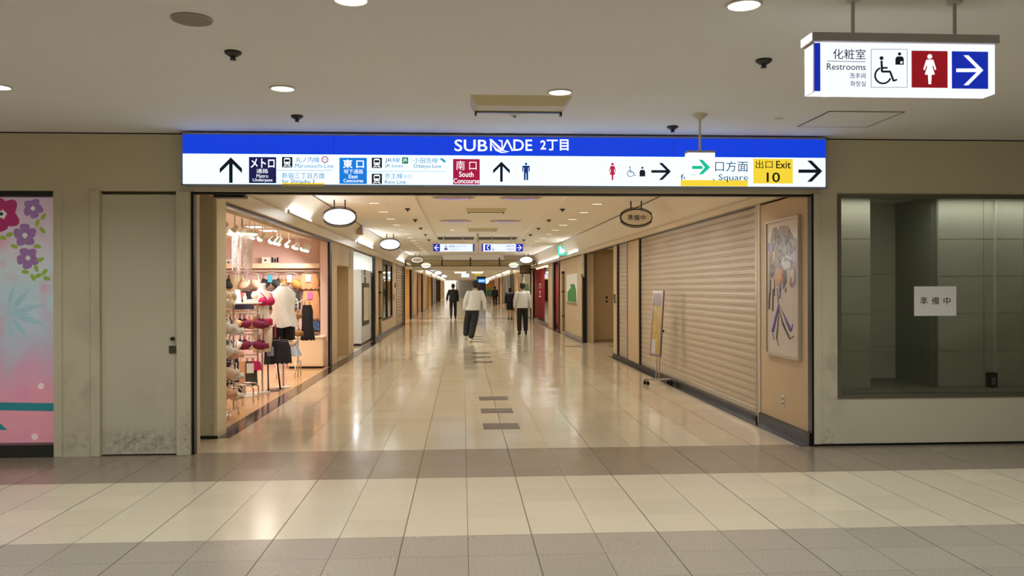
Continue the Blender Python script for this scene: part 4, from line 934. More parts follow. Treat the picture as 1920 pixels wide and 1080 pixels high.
# ================================================================== PANELS, POSTERS, FITTINGS
def floral_material():
    m = bpy.data.materials.new('floral_print'); m.use_nodes = True; nt = m.node_tree; b = nt.nodes['Principled BSDF']; N = nt.nodes.new; L = nt.links.new
    g = N('ShaderNodeNewGeometry'); s = N('ShaderNodeSeparateXYZ'); n = N('ShaderNodeTexNoise'); n.inputs['Scale'].default_value = 2.2; n.inputs['Detail'].default_value = 3; n.inputs['Roughness'].default_value = 0.45
    L(g.outputs['Position'], s.inputs[0]); L(g.outputs['Position'], n.inputs['Vector'])
    a = N('ShaderNodeMath'); a.operation = 'MULTIPLY_ADD'; a.inputs[1].default_value = 0.9; L(n.outputs[0], a.inputs[0]); L(s.outputs[2], a.inputs[2])
    r = N('ShaderNodeMapRange'); r.inputs[1].default_value = 0.5; r.inputs[2].default_value = 2.9; L(a.outputs[0], r.inputs[0])
    c = N('ShaderNodeValToRGB'); e = c.color_ramp.elements
    e[0].position = 0.0; e[0].color = lin((224, 150, 158)) + (1,); e[1].position = 1.0; e[1].color = lin((206, 178, 188)) + (1,)
    for p, q in ((0.22, (220, 150, 162)), (0.32, (206, 158, 176)), (0.42, (184, 178, 190)), (0.55, (180, 202, 208)), (0.7, (198, 206, 208)), (0.82, (206, 196, 202))):
        k = e.new(p); k.color = lin(q) + (1,)
    L(r.outputs[0], c.inputs[0])
    n2 = N('ShaderNodeTexNoise'); n2.inputs['Scale'].default_value = 5; L(g.outputs['Position'], n2.inputs['Vector'])
    mx = N('ShaderNodeMix'); mx.data_type = 'RGBA'; rr = N('ShaderNodeMapRange'); rr.inputs[1].default_value = 0.56; rr.inputs[2].default_value = 0.75; rr.inputs[4].default_value = 0.6; L(n2.outputs[0], rr.inputs[0])
    L(rr.outputs[0], mx.inputs[0]); L(c.outputs[0], mx.inputs[6]); mx.inputs[7].default_value = lin((214, 140, 172)) + (1,); L(mx.outputs[2], b.inputs['Base Color']); L(mx.outputs[2], b.inputs['Emission Color']); b.inputs['Emission Strength'].default_value = 0.24   # a lightbox: lit from behind
    b.inputs['Roughness'].default_value = 0.3
    return m
YFp = YW + 0.12
fp = thing('floral_panel', (-6.4, YFp, 0.115), 'tall pastel printed panel with purple flowers at the far left', 'panel')
MB().box(-9, -3.765, YFp, YFp + 0.03, 0.115, 2.41).build('board', floral_material(), fp)
def fprint(lst, rgb, name, lift):
    b = MB()
    for pts in lst:
        q = [atY(x, y, YFp) for x, y in pts]; q = [(min(p.x, -3.768), p.z) for p in q]; lift += 0.0002; b.prism(q, YFp - lift - 0.0008, YFp - lift + 0.0004)
    return b.build(name, mat('print_%d_%d_%d' % rgb, rgb, 0.35, var=0.12, scale=14, emit=0.24), fp)
def flower(cx, cy, r, a0=0.2, n=5):
    out = []
    for k in range(n):
        a = a0 + k * 2 * PI / n; px, py = cx + math.cos(a) * r * .6, cy + math.sin(a) * r * .6
        pts = []
        for j in range(14):
            t = j * 2 * PI / 14; rr = r * (.42 + .05 * math.sin(3 * t + k)); pts.append((px + rr * math.cos(t), py + rr * math.sin(t)))
        out.append(pts)
    return out
fprint(flower(4, 402, 34, .5), (168, 52, 104), 'magenta_flower', 0.001)
for cx, cy, r, a in ((62, 391, 19, .1), (47, 441, 22, .9), (52, 484, 21, .4), (-60, 470, 22, .3), (-50, 380, 20, .8)): fprint(flower(cx, cy, r, a), (150, 112, 158), 'purple_flower', 0.001)
fprint([circ(4, 402, 7, 12), circ(62, 391, 4, 10), circ(47, 441, 4.5, 10), circ(52, 484, 4, 10)], (214, 216, 196), 'flower_pattern', 0.002)
fprint([circ(3, 401, 3.5, 10)], (40, 60, 70), 'flower_eye', 0.003)
lv = []
for x, y, a in ((82, 406, -1), (70, 418, -1.2), (18, 440, -.3), (5, 446, .2), (27, 462, .3), (70, 462, .1), (76, 487, -.4), (68, 503, 1.2), (48, 510, .1), (62, 520, 1), (84, 510, -.9), (88, 522, .3), (72, 517, -.4), (80, 432, .8)):
    lv.append([(x + 7.5 * math.cos(t) * math.cos(a) - 4 * math.sin(t) * math.sin(a), y + 7.5 * math.cos(t) * math.sin(a) + 4 * math.sin(t) * math.cos(a)) for t in [k * 2 * PI / 10 for k in range(10)]])
fprint(lv, (146, 172, 72), 'leaf_pattern', 0.001)
lv = []
for k in range(9):
    a = -1.3 + k * .33; x0, y0 = 14, 588; x1, y1 = x0 + 78 * math.cos(a) * (.6 + .4 * (k % 2)), y0 + 60 * math.sin(a)
    dx, dy = x1 - x0, y1 - y0; lv.append([(x0, y0), (x0 + dx * .5 - dy * .08, y0 + dy * .5 + dx * .08), (x1, y1), (x0 + dx * .5 + dy * .08, y0 + dy * .5 - dx * .08)])
fprint(lv, (160, 192, 198), 'pale_frond_print', 0.001)
fprint([[(-400, 748), (-400, 762), (103, 771), (103, 756)], [(-12, 782), (-12, 806), (14, 806)]], (44, 126, 134), 'teal_ribbon', 0.001)
fprint([circ(77, 724, 6), circ(65, 819, 6), circ(-30, 700, 6)], (236, 206, 206), 'pale_dot', 0.001)
# framed poster on the right pilaster
c00 = atX(1440, 415, XR); c11 = atX(1503, 677, XR); y1_, y0_ = c00.y, c11.y; z1_ = atX(1503, 402, XR).z; z0_ = c11.z
fpz = thing('framed_poster', (XR - 0.02, (y0_ + y1_) / 2, z0_), 'tall framed poster of a sketchy striding figure on the right pilaster', 'poster')
PF = mat('poster_frame', (196, 182, 166), 0.35, metal=0.3)
XPF = XR - 0.035
MB().box(XPF, XR, y0_, y0_ + 0.03, z0_, z1_).box(XPF, XR, y1_ - 0.03, y1_, z0_, z1_).box(XPF, XR, y0_ + 0.03, y1_ - 0.03, z0_, z0_ + 0.03).box(XPF, XR, y0_ + 0.03, y1_ - 0.03, z1_ - 0.03, z1_).build('frame', PF, fpz)
MB().box(XR - 0.02, XR - 0.004, y0_ + 0.03, y1_ - 0.03, z0_ + 0.03, z1_ - 0.03).build('backing_sheet', mat('poster_paper', (218, 208, 198), 0.12, spec=0.6), fpz)
def pprint(lst, rgb, name, lift, oy=395):
    b = MB()
    for pts in lst:
        q = [atX(1430 + x / 6.75, oy + y / 6.75, XR - 0.02) for x, y in pts]; lift += 0.0001
        b.prismx([(p.y, p.z) for p in q], XR - 0.02 - lift - 0.0006, XR - 0.02 - lift + 0.0003)
    return b.build(name, mat('poster_%d_%d_%d' % rgb, rgb, 0.2, var=0.5, scale=30), fpz)
pprint([[(98, 370), (130, 215), (175, 208), (185, 250), (195, 260), (215, 195), (320, 195), (370, 290), (448, 390), (440, 700), (438, 860), (375, 965), (350, 950), (400, 880), (390, 760), (300, 740), (240, 760), (170, 720), (130, 850), (85, 860), (80, 650), (90, 450)]], (122, 98, 82), 'brown_hair_shape', 0.001)
pprint([[(68, 400), (110, 420), (125, 520), (75, 520)], [(350, 945), (430, 850), (440, 872), (385, 970), (360, 967)], [(200, 930), (240, 880), (236, 1000), (215, 1085)], [(330, 560), (420, 500), (430, 640), (360, 690)]], (128, 110, 158), 'violet_shape', 0.0015)
pprint([[(230, 640), (300, 560), (370, 600), (350, 720), (270, 745)], [(370, 740), (400, 760), (395, 860), (360, 840)]], (204, 204, 206), 'pale_shape', 0.002)
pprint([[(170, 730), (250, 750), (240, 870), (200, 950), (150, 960), (155, 840)], [(130, 520), (165, 500), (160, 620), (135, 640)]], (204, 146, 88), 'ochre_shape', 0.002)
pprint([[(262, 752), (298, 752), (306, 900), (256, 1000)], [circ(118, 705, 22, 12, 36), circ(120, 812, 26, 12, 26)][0], [circ(120, 812, 26, 12, 26)][0], bar(100, 870, 95, 1080, 16), bar(150, 860, 150, 1080, 10)], (62, 48, 50), 'dark_coat_shape', 0.0022)
pprint([bar(185, 255, 180, 600, 16), circ(190, 640, 22, 10, 30), bar(240, 560, 300, 530, 14), bar(140, 440, 165, 400, 14)], (92, 104, 72), 'green_shape', 0.0024)
pprint([bar(255, 790, 262, 900, 14), bar(360, 840, 352, 950, 12)], (184, 62, 44), 'red_shape', 0.0026)
pprint([[(203, 190), (213, 240), (142, 560), (112, 555)], [(207, 195), (226, 240), (376, 540), (344, 552)], bar(228, 0, 216, 130, 16), bar(364, 540, 382, 455, 9), bar(128, 570, 146, 655, 6)], (84, 72, 164), 'blue_leg_shape', 0.002, 540)
pprint([[(208, 262), (215, 262), (186, 640), (170, 640)], bar(178, 640, 204, 730, 6), [(213, 265), (262, 440), (352, 640), (334, 642), (250, 462)], bar(345, 650, 398, 608, 10), bar(90, 60, 84, 270, 18), bar(134, 10, 128, 292, 16), bar(184, 0, 200, 190, 6), bar(290, 0, 292, 60, 12)], (74, 60, 58), 'dark_leg_shape', 0.0022, 540)
random.seed(3)
pprint([bar(x, y, x + random.uniform(-25, 40), y + random.uniform(15, 60), random.uniform(5, 11)) for x, y in [(random.uniform(110, 400), random.uniform(300, 640)) for _ in range(34)]], (86, 70, 70), 'ink_hatching', 0.003)
pprint([bar(x, y, x + random.uniform(-10, 10), y + random.uniform(30, 80), random.uniform(4, 9)) for x, y in [(random.uniform(130, 380), random.uniform(220, 520)) for _ in range(22)]], (168, 138, 118), 'pale_hatching', 0.0034)
q = atX(1469, 752, XR)
t = thing('wall_outlet', (XR, q.y, q.z - 0.06), 'pale wall outlet low on the right pilaster under the poster', 'outlet')
MB().box(XR - 0.008, XR, q.y - 0.035, q.y + 0.035, q.z - 0.06, q.z + 0.06, 0.003).build('plate', WHITEP, t)
for dz in (-0.025, 0.025): MB().box(XR - 0.010, XR - 0.007, q.y - 0.015, q.y + 0.015, q.z + dz - 0.012, q.z + dz + 0.012).build('socket', DKPL, t)
# notice on the display window
a = atY(1714, 537, YW + 0.012); c = atY(1793, 592, YW + 0.012)
t = thing('window_notice', ((a.x + c.x) / 2, YW + 0.012, c.z), 'white paper notice with three black characters on the showcase glass', 'notice')
MB().box(a.x, c.x, YW + 0.011, YW + 0.0145, c.z, a.z).build('sheet', PAPER, t)
for ch, x0, x1 in (('準', 1725, 1739), ('備', 1747, 1761), ('中', 1769, 1782)):
    u = atY(x0, 557, YW + 0.011); v = atY(x1, 571, YW + 0.011); lettering(ch, u, v, INK, t, 0.015, 0.001)
a = atY(1854, 702, YW + 0.46); c = atY(1867, 724, YW + 0.46)
t = thing('socket_box', ((a.x + c.x) / 2, YW + 0.45, c.z), 'dark socket box low inside the showcase window', 'socket')
MB().box(a.x - 0.01, c.x + 0.01, YW + 0.44, YW + 0.5, c.z - 0.02, a.z + 0.02, 0.004).build('body', mat('dark_green_plastic', (44, 58, 50), 0.4), t); MB().box(a.x + 0.015, c.x - 0.015, YW + 0.435, YW + 0.445, c.z + 0.02, a.z - 0.03).build('outlet_face', GREYP, t)
# wall fittings
q = atX(1153, 560, XR); t = thing('intercom', (XR - 0.01, q.y, q.z - 0.1), 'small dark intercom on the post beside the narrow shutter', 'intercom')
MB().box(XR - 0.03, XR - 0.001, q.y - 0.08, q.y + 0.08, q.z - 0.1, q.z + 0.1, 0.004).build('body', mat('intercom_bronze', (120, 104, 82), 0.4, metal=0.4), t); MB().box(XR - 0.033, XR - 0.028, q.y - 0.04, q.y + 0.04, q.z + 0.02, q.z + 0.07).build('speaker_grille', DKPL, t)
MB().box(XR - 0.034, XR - 0.028, q.y - 0.02, q.y + 0.02, q.z - 0.06, q.z - 0.03).build('button', WHITEP, t)
def poster(side, y0, y1, z0, z1, label, kind):
    x = (XR - 0.012) if side > 0 else (XL + 0.012); s = -1 if side > 0 else 1
    t = thing('printed_poster', (x, (y0 + y1) / 2, z0), label, 'poster')
    MB().box(min(x, x - s * 0.010), max(x, x - s * 0.010), y0, y1, z0, z1).build('board', PAPER if kind == 'green' else mat('poster_dim', (196, 180, 150), 0.3), t)
    if kind == 'green':
        e = x + s * 0.001; lo = lambda a, c: (min(a, c), max(a, c)); xa, xb = lo(e, e + s * 0.001)
        H, W = z1 - z0, y1 - y0; Yf = lambda f: y1 - W * f
        MB().prismx([(Yf(.08), z0 + H * .1), (Yf(.1), z0 + H * .42), (Yf(.28), z0 + H * .5), (Yf(.38), z0 + H * .66), (Yf(.75), z0 + H * .68), (Yf(.9), z0 + H * .5), (Yf(.95), z0 + H * .1)], xa, xb).build('green_print', mat('poster_green', (38, 146, 62), 0.35), t)
        MB().box(xa, xb, y0, y1, z0, z0 + H * .09).build('lower_band', mat('poster_band', (150, 136, 112), 0.4), t)
        MB().prismx([(Yf(.3), z0 + H * .5), (Yf(.32), z0 + H * .62), (Yf(.45), z0 + H * .56)], xa + s * 0.001, xb + s * 0.001).build('pale_print', PAPER, t)
    return t
a = atX(1063, 500, XR); c = atX(1083, 568, XR); poster(1, c.y, a.y, 1.02, 1.98, 'white poster with green print beside the right recessed door', 'green')
a = atX(979, 520, XR); c = atX(994, 558, XR); poster(1, c.y, a.y, 1.0, 2.15, 'white poster with green print behind the man in the grey shirt', 'green')
q = atX(1084, 594, XR); tag(MB().box(XR - 0.012, XR, q.y - 0.06, q.y + 0.06, q.z - 0.1, q.z + 0.1, 0.003).build('wall_switch', mat('bright_white_plate', (236, 236, 236), 0.3)), 'small white plate on the wall under the green poster', 'switch')
q = atX(1093, 494, XR); t = thing('transom_sign', (XR, q.y, q.z - 0.3), 'small glazed sign high on the wall end beside the recessed door', 'sign')
MB().box(XR - 0.02, XR, q.y - 0.3, q.y + 0.3, q.z - 0.38, q.z + 0.38).build('frame', mat('tan_frame_paint', (176, 150, 110)), t); MB().box(XR - 0.024, XR - 0.018, q.y - 0.24, q.y + 0.24, q.z - 0.3, q.z + 0.3).build('glazing', mat('pale_glazing', (176, 176, 150), 0.2), t)
for x, sd, yy, lb in ((XR - 0.05, 1, 27.6, 'tan service pipe box on the right wall before the red cloth'), (XL + 0.05, -1, 26.3, 'tan service pipe with dark cap on the left pier before the dark window')):
    t = thing('pipe_casing', (x, yy, 0.1), lb, 'pipe')
    MB().cyl((x, yy, 0.1), (x, yy, 2.02), 0.045, 0.045, 12).build('pipe', mat('pipe_tan', (150, 126, 92), 0.4), t, 40); MB().cyl((x, yy, 2.02), (x, yy, 2.1), 0.055, 0.055, 12).build('cap', DKPL, t, 40)
    for z in (0.6, 1.4): MB().box(x - 0.05, x + 0.05, yy - 0.05, yy + 0.05, z, z + 0.04).build('clamp', DKBR, t)
q = atX(740, 535, XL); t = thing('alarm_button', (XL, q.y, q.z - 0.1), 'small round red alarm on the left pier past the dark window', 'alarm')
MB().cyl((XL, q.y, q.z), (XL + 0.03, q.y, q.z), 0.11, 0.1, 16).build('bezel', mat('alarm_red', (110, 30, 24), 0.4), t, 40); MB().cyl((XL + 0.03, q.y, q.z), (XL + 0.04, q.y, q.z), 0.04, 0.04, 12).build('button', DKPL, t, 40)
q = atX(738, 558, XL); tag(MB().box(XL, XL + 0.02, q.y - 0.15, q.y + 0.15, q.z - 0.12, q.z + 0.12, 0.004).build('wall_plate', mat('brass_plate', (150, 118, 76), 0.35, metal=0.5)), 'brown plate below the round alarm on the left pier', 'plate')
q = atX(998, 505, XR); t = thing('bracket_sign', (XR - 0.3, q.y, q.z - 0.2), 'small dark framed sign on a bracket above the red shopfront', 'sign')
MB().box(XR - 0.6, XR - 0.08, q.y, q.y + 0.1, q.z - 0.22, q.z + 0.22).build('case', DKBR, t); MB().box(XR - 0.55, XR - 0.13, q.y - 0.004, q.y, q.z - 0.16, q.z + 0.16).build('face', mat('dull_sign_face', (120, 104, 80), 0.4), t); MB().box(XR - 0.08, XR, q.y + 0.03, q.y + 0.07, q.z - 0.04, q.z + 0.04).build('bracket', DKBR, t)
# white booth in the left alcove, with its framed notice
t = thing('alcove_booth', (-3.1, 23.7, 0), 'grey white booth standing in the lit alcove on the left', 'booth')
MB().box(-3.6, -2.72, 22.6, 25.15, 0.06, 2.06, 0.01).build('body', mat('booth_white', (206, 202, 192), 0.45), t); MB().box(-3.58, -2.74, 22.62, 25.1, 0, 0.06).build('plinth', BLACK, t)
q0 = atX(679, 532, -2.72); q1 = atX(691, 605, -2.72)
t = thing('framed_notice', (-2.71, (q0.y + q1.y) / 2, q1.z), 'tall dark framed notice on the side of the white booth', 'notice')
MB().box(-2.72, -2.695, q0.y, q1.y, q1.z - 0.02, q0.z + 0.02).build('frame', DKBR, t); MB().box(-2.697, -2.692, q0.y + 0.12, q1.y - 0.12, q1.z + 0.1, q0.z - 0.1).build('sheet', mat('notice_sheet', (200, 186, 156), 0.4, var=0.3, scale=12), t)
q = atX(684, 514, -2.72); t = thing('booth_plaque', (-2.71, q.y, q.z - 0.12), 'small dark plaque above the framed notice on the booth', 'plaque')
MB().box(-2.72, -2.70, q.y - 0.16, q.y + 0.16, q.z - 0.03, q.z + 0.12).box(-2.72, -2.70, q.y - 0.12, q.y + 0.12, q.z - 0.32, q.z - 0.08).build('plate', mat('plaque_grey', (70, 66, 64), 0.4), t); MB().box(-2.702, -2.696, q.y - 0.08, q.y + 0.08, q.z + 0.0, q.z + 0.08).build('pale_mark', PAPER, t)
al = thing('alcove_lamp', (-3.4, 21.2, 2.6), 'bright square ceiling lamp inside the left alcove', 'lamp')
MB().box(-3.7, -3.1, 20.9, 21.5, 2.585, 2.62).build('frame', WHITEP, al); area_light('alcove_light', (-3.4, 21.2, 2.58), 40, (0.94, 0.97, 1.0), 0.5, al, shape='SQUARE')
a1 = thing('alcove_lamp', (-3.2, 24.3, 2.6), 'bright lamp over the white booth in the left alcove', 'lamp')
MB().box(-3.5, -2.9, 24.1, 24.5, 2.59, 2.62).build('frame', WHITEP, a1); area_light('alcove_light', (-3.2, 24.3, 2.585), 22, (0.9, 0.95, 1.0), 0.3, a1, shape='SQUARE')
a2 = thing('added_alcove_spot', (-2.95, 21.6, 2.62), 'added spotlight at the left alcove mouth, casting the sign stand shadow', 'spotlight')  # added source, aimed so the sign stand throws a shadow on the shutter
dv = (Vector((3.1, 13.1, 0.9)) - Vector((-2.95, 21.6, 2.40))).normalized(); o_ = Vector((-2.95, 21.6, 2.40))
MB().cyl((-2.95, 21.6, 2.62), (-2.95, 21.6, 2.44), 0.01, 0.01, 8).build('stem', WHITEP, a2, 40); MB().cyl(o_ - dv * .14, o_ + dv * .02, 0.05, 0.06, 18).build('lamp_head', WHITEP, a2, 40)
sl_ = bpy.data.lights.new('added_alcove_beam', 'SPOT'); sl_.energy = 520; sl_.spot_size = math.radians(26); sl_.spot_blend = 0.9; sl_.shadow_soft_size = 0.12; sl_.color = (1.0, 0.95, 0.86)
so_ = bpy.data.objects.new('added_alcove_beam', sl_); COL.objects.link(so_); so_.parent = a2; so_.location = o_ + dv * .05 - OFF[a2.name]; so_.rotation_euler = dv.to_track_quat('-Z', 'Y').to_euler()
a0 = thing('alcove_lamp', (4.6, 21.2, 2.64), 'ceiling lamp inside the right alcove before the tan door', 'lamp')
MB().box(4.3, 4.9, 20.9, 21.5, 2.63, 2.66).build('frame', WHITEP, a0); area_light('alcove_light', (4.6, 21.2, 2.62), 16, WARM, 0.5, a0, shape='SQUARE')

# dark inset plates in the floor
pl = None
for (cx, cy, lb) in [(940, 799, 'dark square floor plate nearest to the camera'), (931, 770, 'dark square floor plate second from the camera'), (922, 747, 'dark square floor plate third from the camera'),
                     (905, 679, 'dark square floor plate nearest of the second trio'), (900, 670, 'dark square floor plate in the middle of the second trio'), (896, 662, 'dark square floor plate farthest of the second trio'),
                     (894, 641, 'dark square floor plate nearest of the third trio by the walking pair'), (890, 635.8, 'dark square floor plate in the middle of the third trio'), (887, 631.2, 'dark square floor plate farthest of the third trio'),
                     (1060, 649.5, 'dark floor plate below the green poster'), (1143, 649, 'dark floor plate before the recessed tan door')]:
    p = fl(cx, cy)
    cx_ = 0.23 if cx < 1000 else p.x
    if pl is None:
        pl = thing('floor_plate', (cx_ + 0.2, p.y, 0), lb, 'floor plate', 'dark floor plates')
        MB().box(cx_, cx_ + 0.4, p.y - 0.19, p.y + 0.19, 0, 0.003).build('plate', mat('dark_floor_tile', (92, 82, 76), 0.25, var=0.25, scale=60), pl)
    else: copy_tree(pl, (cx_ + 0.2, p.y, 0), label=lb)

# wheeled sign stand in front of the shutter
st = thing('sign_stand', (3.1, 13.2, 0), 'wheeled stand with tall mottled panel before the wide shutter', 'sign stand')
pa, pb_ = Vector((3.035, 13.30, 0)), Vector((3.125, 12.98, 0)); dd_ = (pb_ - pa).normalized(); nn = Vector((dd_.y, -dd_.x, 0))
if nn.x > 0: nn = -nn
def stand_slab(u0, u1, z0, z1, o0, o1):
    b = MB(); P = []
    for z in (z0, z1):
        lean = nn * (-0.06 * (z - 0.45))
        for u, o in ((u0, o0), (u1, o0), (u1, o1), (u0, o1)): P.append(b.b.verts.new(pa + dd_ * u + nn * o + lean + Vector((0, 0, z))))
    b.b.faces.new(P[:4]); b.b.faces.new(P[4:])
    for i in range(4): b.b.faces.new((P[i], P[(i + 1) % 4], P[4 + (i + 1) % 4], P[4 + i]))
    return b
Wd = (pb_ - pa).length
stand_slab(0.03, Wd - 0.03, 0.49, 1.46, 0.0, 0.012).build('poster_sheet', mat('mottled_gold_print', (186, 160, 92), 0.25, var=0.6, scale=9), st)
stand_slab(0.032, Wd - 0.032, 1.26, 1.459, 0.0, 0.0135).build('upper_print', mat('mottled_mauve_print', (136, 118, 112), 0.25, var=0.5, scale=14), st)
stand_slab(0.032, Wd * .5, 0.492, 0.72, 0.0, 0.0135).build('lower_print', mat('mottled_pale_print', (206, 196, 196), 0.25, var=0.4, scale=14), st)
b = stand_slab(0, 0.03, 0.45, 1.50, -0.012, 0.016); b.build('frame_rail', mat('stand_frame', (150, 134, 132), 0.3, metal=0.6), st)
stand_slab(Wd - 0.03, Wd, 0.45, 1.50, -0.012, 0.016).build('frame_rail', MATS['stand_frame'], st)
stand_slab(0.03, Wd - 0.03, 1.46, 1.50, -0.012, 0.016).build('frame_rail', MATS['stand_frame'], st); stand_slab(0.03, Wd - 0.03, 0.45, 0.49, -0.012, 0.016).build('frame_rail', MATS['stand_frame'], st)
for u in (0.14, Wd - 0.10):
    p = pa + dd_ * u - nn * 0.02; MB().cyl((p.x, p.y, 0.09), (p.x + 0.06, p.y, 1.25), 0.011, 0.011, 10).build('post', CHROME, st, 40)
    MB().cyl((p.x + 0.02, p.y, 1.0 if u < .2 else 0.86), (p.x + 0.07, p.y - 0.05, 1.0 if u < .2 else 0.86), 0.02, 0.02, 10).build('clamp_knob', BLACK, st, 40)
for u in (0.14, Wd - 0.10):
    p = pa + dd_ * u; MB().cyl((p.x - 0.17, p.y, 0.085), (p.x + 0.24, p.y, 0.085), 0.012, 0.012, 10).build('foot_bar', CHROME, st, 40)
    for o in (-0.16, 0.22):
        w_ = MB().cyl((p.x + o, p.y - 0.012, 0.03), (p.x + o, p.y + 0.012, 0.03), 0.03, 0.03, 14).build('caster', BLACK, st, 40)
        MB().cyl((p.x + o, p.y, 0.05), (p.x + o, p.y, 0.09), 0.009, 0.009, 8).build('caster_stem', DKPL, w_, 40)
p = pa + dd_ * 0.14; q = pa + dd_ * (Wd - 0.10); MB().cyl((p.x, p.y, 0.09), (q.x, q.y, 0.09), 0.012, 0.012, 10).build('cross_bar', CHROME, st, 40)

# ================================================================== THE LINGERIE SHOP
HANG = mat('clear_hanger', (214, 206, 196), 0.3)
SKIN_M = mat('mannequin_cream', (236, 204, 166), 0.4); SKIN_W = mat('mannequin_white', (246, 232, 216), 0.35)
def fabric(name, rgb, var=0.15, sc_=40): return mat(name, rgb, 0.7, var=var, scale=sc_)
F_CREAM = fabric('cream_lace', (240, 222, 196)); F_PEACH = fabric('peach_lace', (240, 190, 156)); F_WHITE = fabric('white_lace', (246, 242, 232)); F_NAVY = fabric('navy_lace', (26, 26, 48)); F_BLACK = fabric('black_lace', (22, 20, 24))
F_BURG = fabric('burgundy_lace', (122, 22, 60)); F_MAG = fabric('magenta_satin', (196, 24, 92), 0.1); F_NUDE = fabric('nude_fabric', (224, 168, 122)); F_GOLD = fabric('gold_lace', (192, 140, 74)); F_LEO = fabric('leopard_print', (150, 106, 62), 0.95, 22)
F_GREY = fabric('blue_grey_ruffle', (168, 172, 184)); F_TAUPE = fabric('taupe_fabric', (190, 170, 132)); F_DKGREY = fabric('charcoal_fabric', (52, 50, 52)); F_GRN = fabric('dark_green_fabric', (66, 72, 62))
def hanger(t, w=0.12):
    MB().tube([(-w, 0, -0.055), (-w * .5, 0, -0.035), (0, 0, -0.03), (w * .5, 0, -0.035), (w, 0, -0.055)], 0.005, 6).tube([(0, 0, -0.03), (0, 0, 0.0), (0.012, 0, 0.016), (0.024, 0, 0.006)], 0.003, 6).build('hanger', HANG, t, True)
def make_bra(m, tagcol=None, w=1.0):
    t = thing('brassiere', (0, 0, 0), '', 'bra')
    hanger(t, 0.1 * w)
    b = MB()
    for s in (-1, 1):
        b.ell((s * 0.074 * w, -0.03, -0.195), 0.078 * w, 0.046, 0.06, 12, 8, Matrix.Rotation(s * 0.35, 4, 'Y')); b.ell((s * 0.09 * w, -0.015, -0.16), 0.03 * w, 0.025, 0.055, 8, 6, Matrix.Rotation(s * 0.2, 4, 'Y'))
        b.quadstrip([[(s * (0.13 * w + 0.02 * k), -0.02 + 0.03 * k, -0.185 + d) for k in range(3)] for d in (0.02, -0.055)], 0.004)
    b.build('cups', m, t, True)
    b = MB()
    for s in (-1, 1): b.tube([(s * 0.095 * w, -0.005, -0.05), (s * 0.1 * w, -0.03, -0.10), (s * 0.085 * w, -0.05, -0.155)], 0.006, 6)
    b.build('straps', m, t, True)
    if tagcol: MB().box(-0.045, 0.045, -0.095, -0.092, -0.17, -0.06).build('price_tag', tagcol, t)
    return t
def make_garment(kind, m, name, cat, secs, folds=6, amp=0.08, straps=True, tagcol=None, hang=True, seg=48):
    t = thing(name, (0, 0, 0), '', cat)
    if hang: hanger(t, secs[0][1] * 0.75)
    b = MB(); rings = []
    for (z, rx, ry) in secs:
        k = abs(z - secs[0][0]) / max(1e-3, abs(secs[-1][0] - secs[0][0]))
        rings.append([b.b.verts.new((rx * (1 + amp * k * math.cos(folds * a)) * math.cos(a), ry * (1 + 2.2 * amp * k * math.cos(folds * a + .5)) * math.sin(a), z + 0.012 * k * math.cos(2 * folds * a))) for a in [j * 2 * PI / seg for j in range(seg)]])
    for A, B in zip(rings, rings[1:]):
        for j in range(seg): b.b.faces.new((A[j], A[(j + 1) % seg], B[(j + 1) % seg], B[j]))
    b.b.faces.new(rings[0]); b.b.faces.new(rings[-1][::-1])
    b.build('body', m, t, 60)
    if straps:
        b = MB(); rx = secs[0][1]
        for s in (-1, 1): b.tube([(s * rx * .55, 0, -0.04), (s * rx * .6, -0.012, secs[0][0] - 0.005)], 0.006, 6)
        b.build('straps', m, t, True)
    if tagcol: MB().box(-0.05, 0.05, -secs[1][2] - 0.02, -secs[1][2] - 0.016, secs[0][0] - 0.16, secs[0][0] - 0.02).build('price_tag', tagcol, t)
    return t
def put(o, loc, label, rz=0.0, group=None):
    o.location = loc; o.rotation_euler.z = rz; o['label'] = label
    if group: o['group'] = group
    return o
BRA = {k: make_bra(m) for k, m in dict(cream=F_CREAM, peach=F_PEACH, white=F_WHITE, navy=F_NAVY, burg=F_BURG, nude=F_NUDE, leo=F_LEO).items()}
USED = {}
def bra(col, loc, label, rz=0.0, group=None):
    if col not in USED: USED[col] = 1; return put(BRA[col], loc, label, rz, group)
    return copy_tree(BRA[col], loc, rz, label, group)

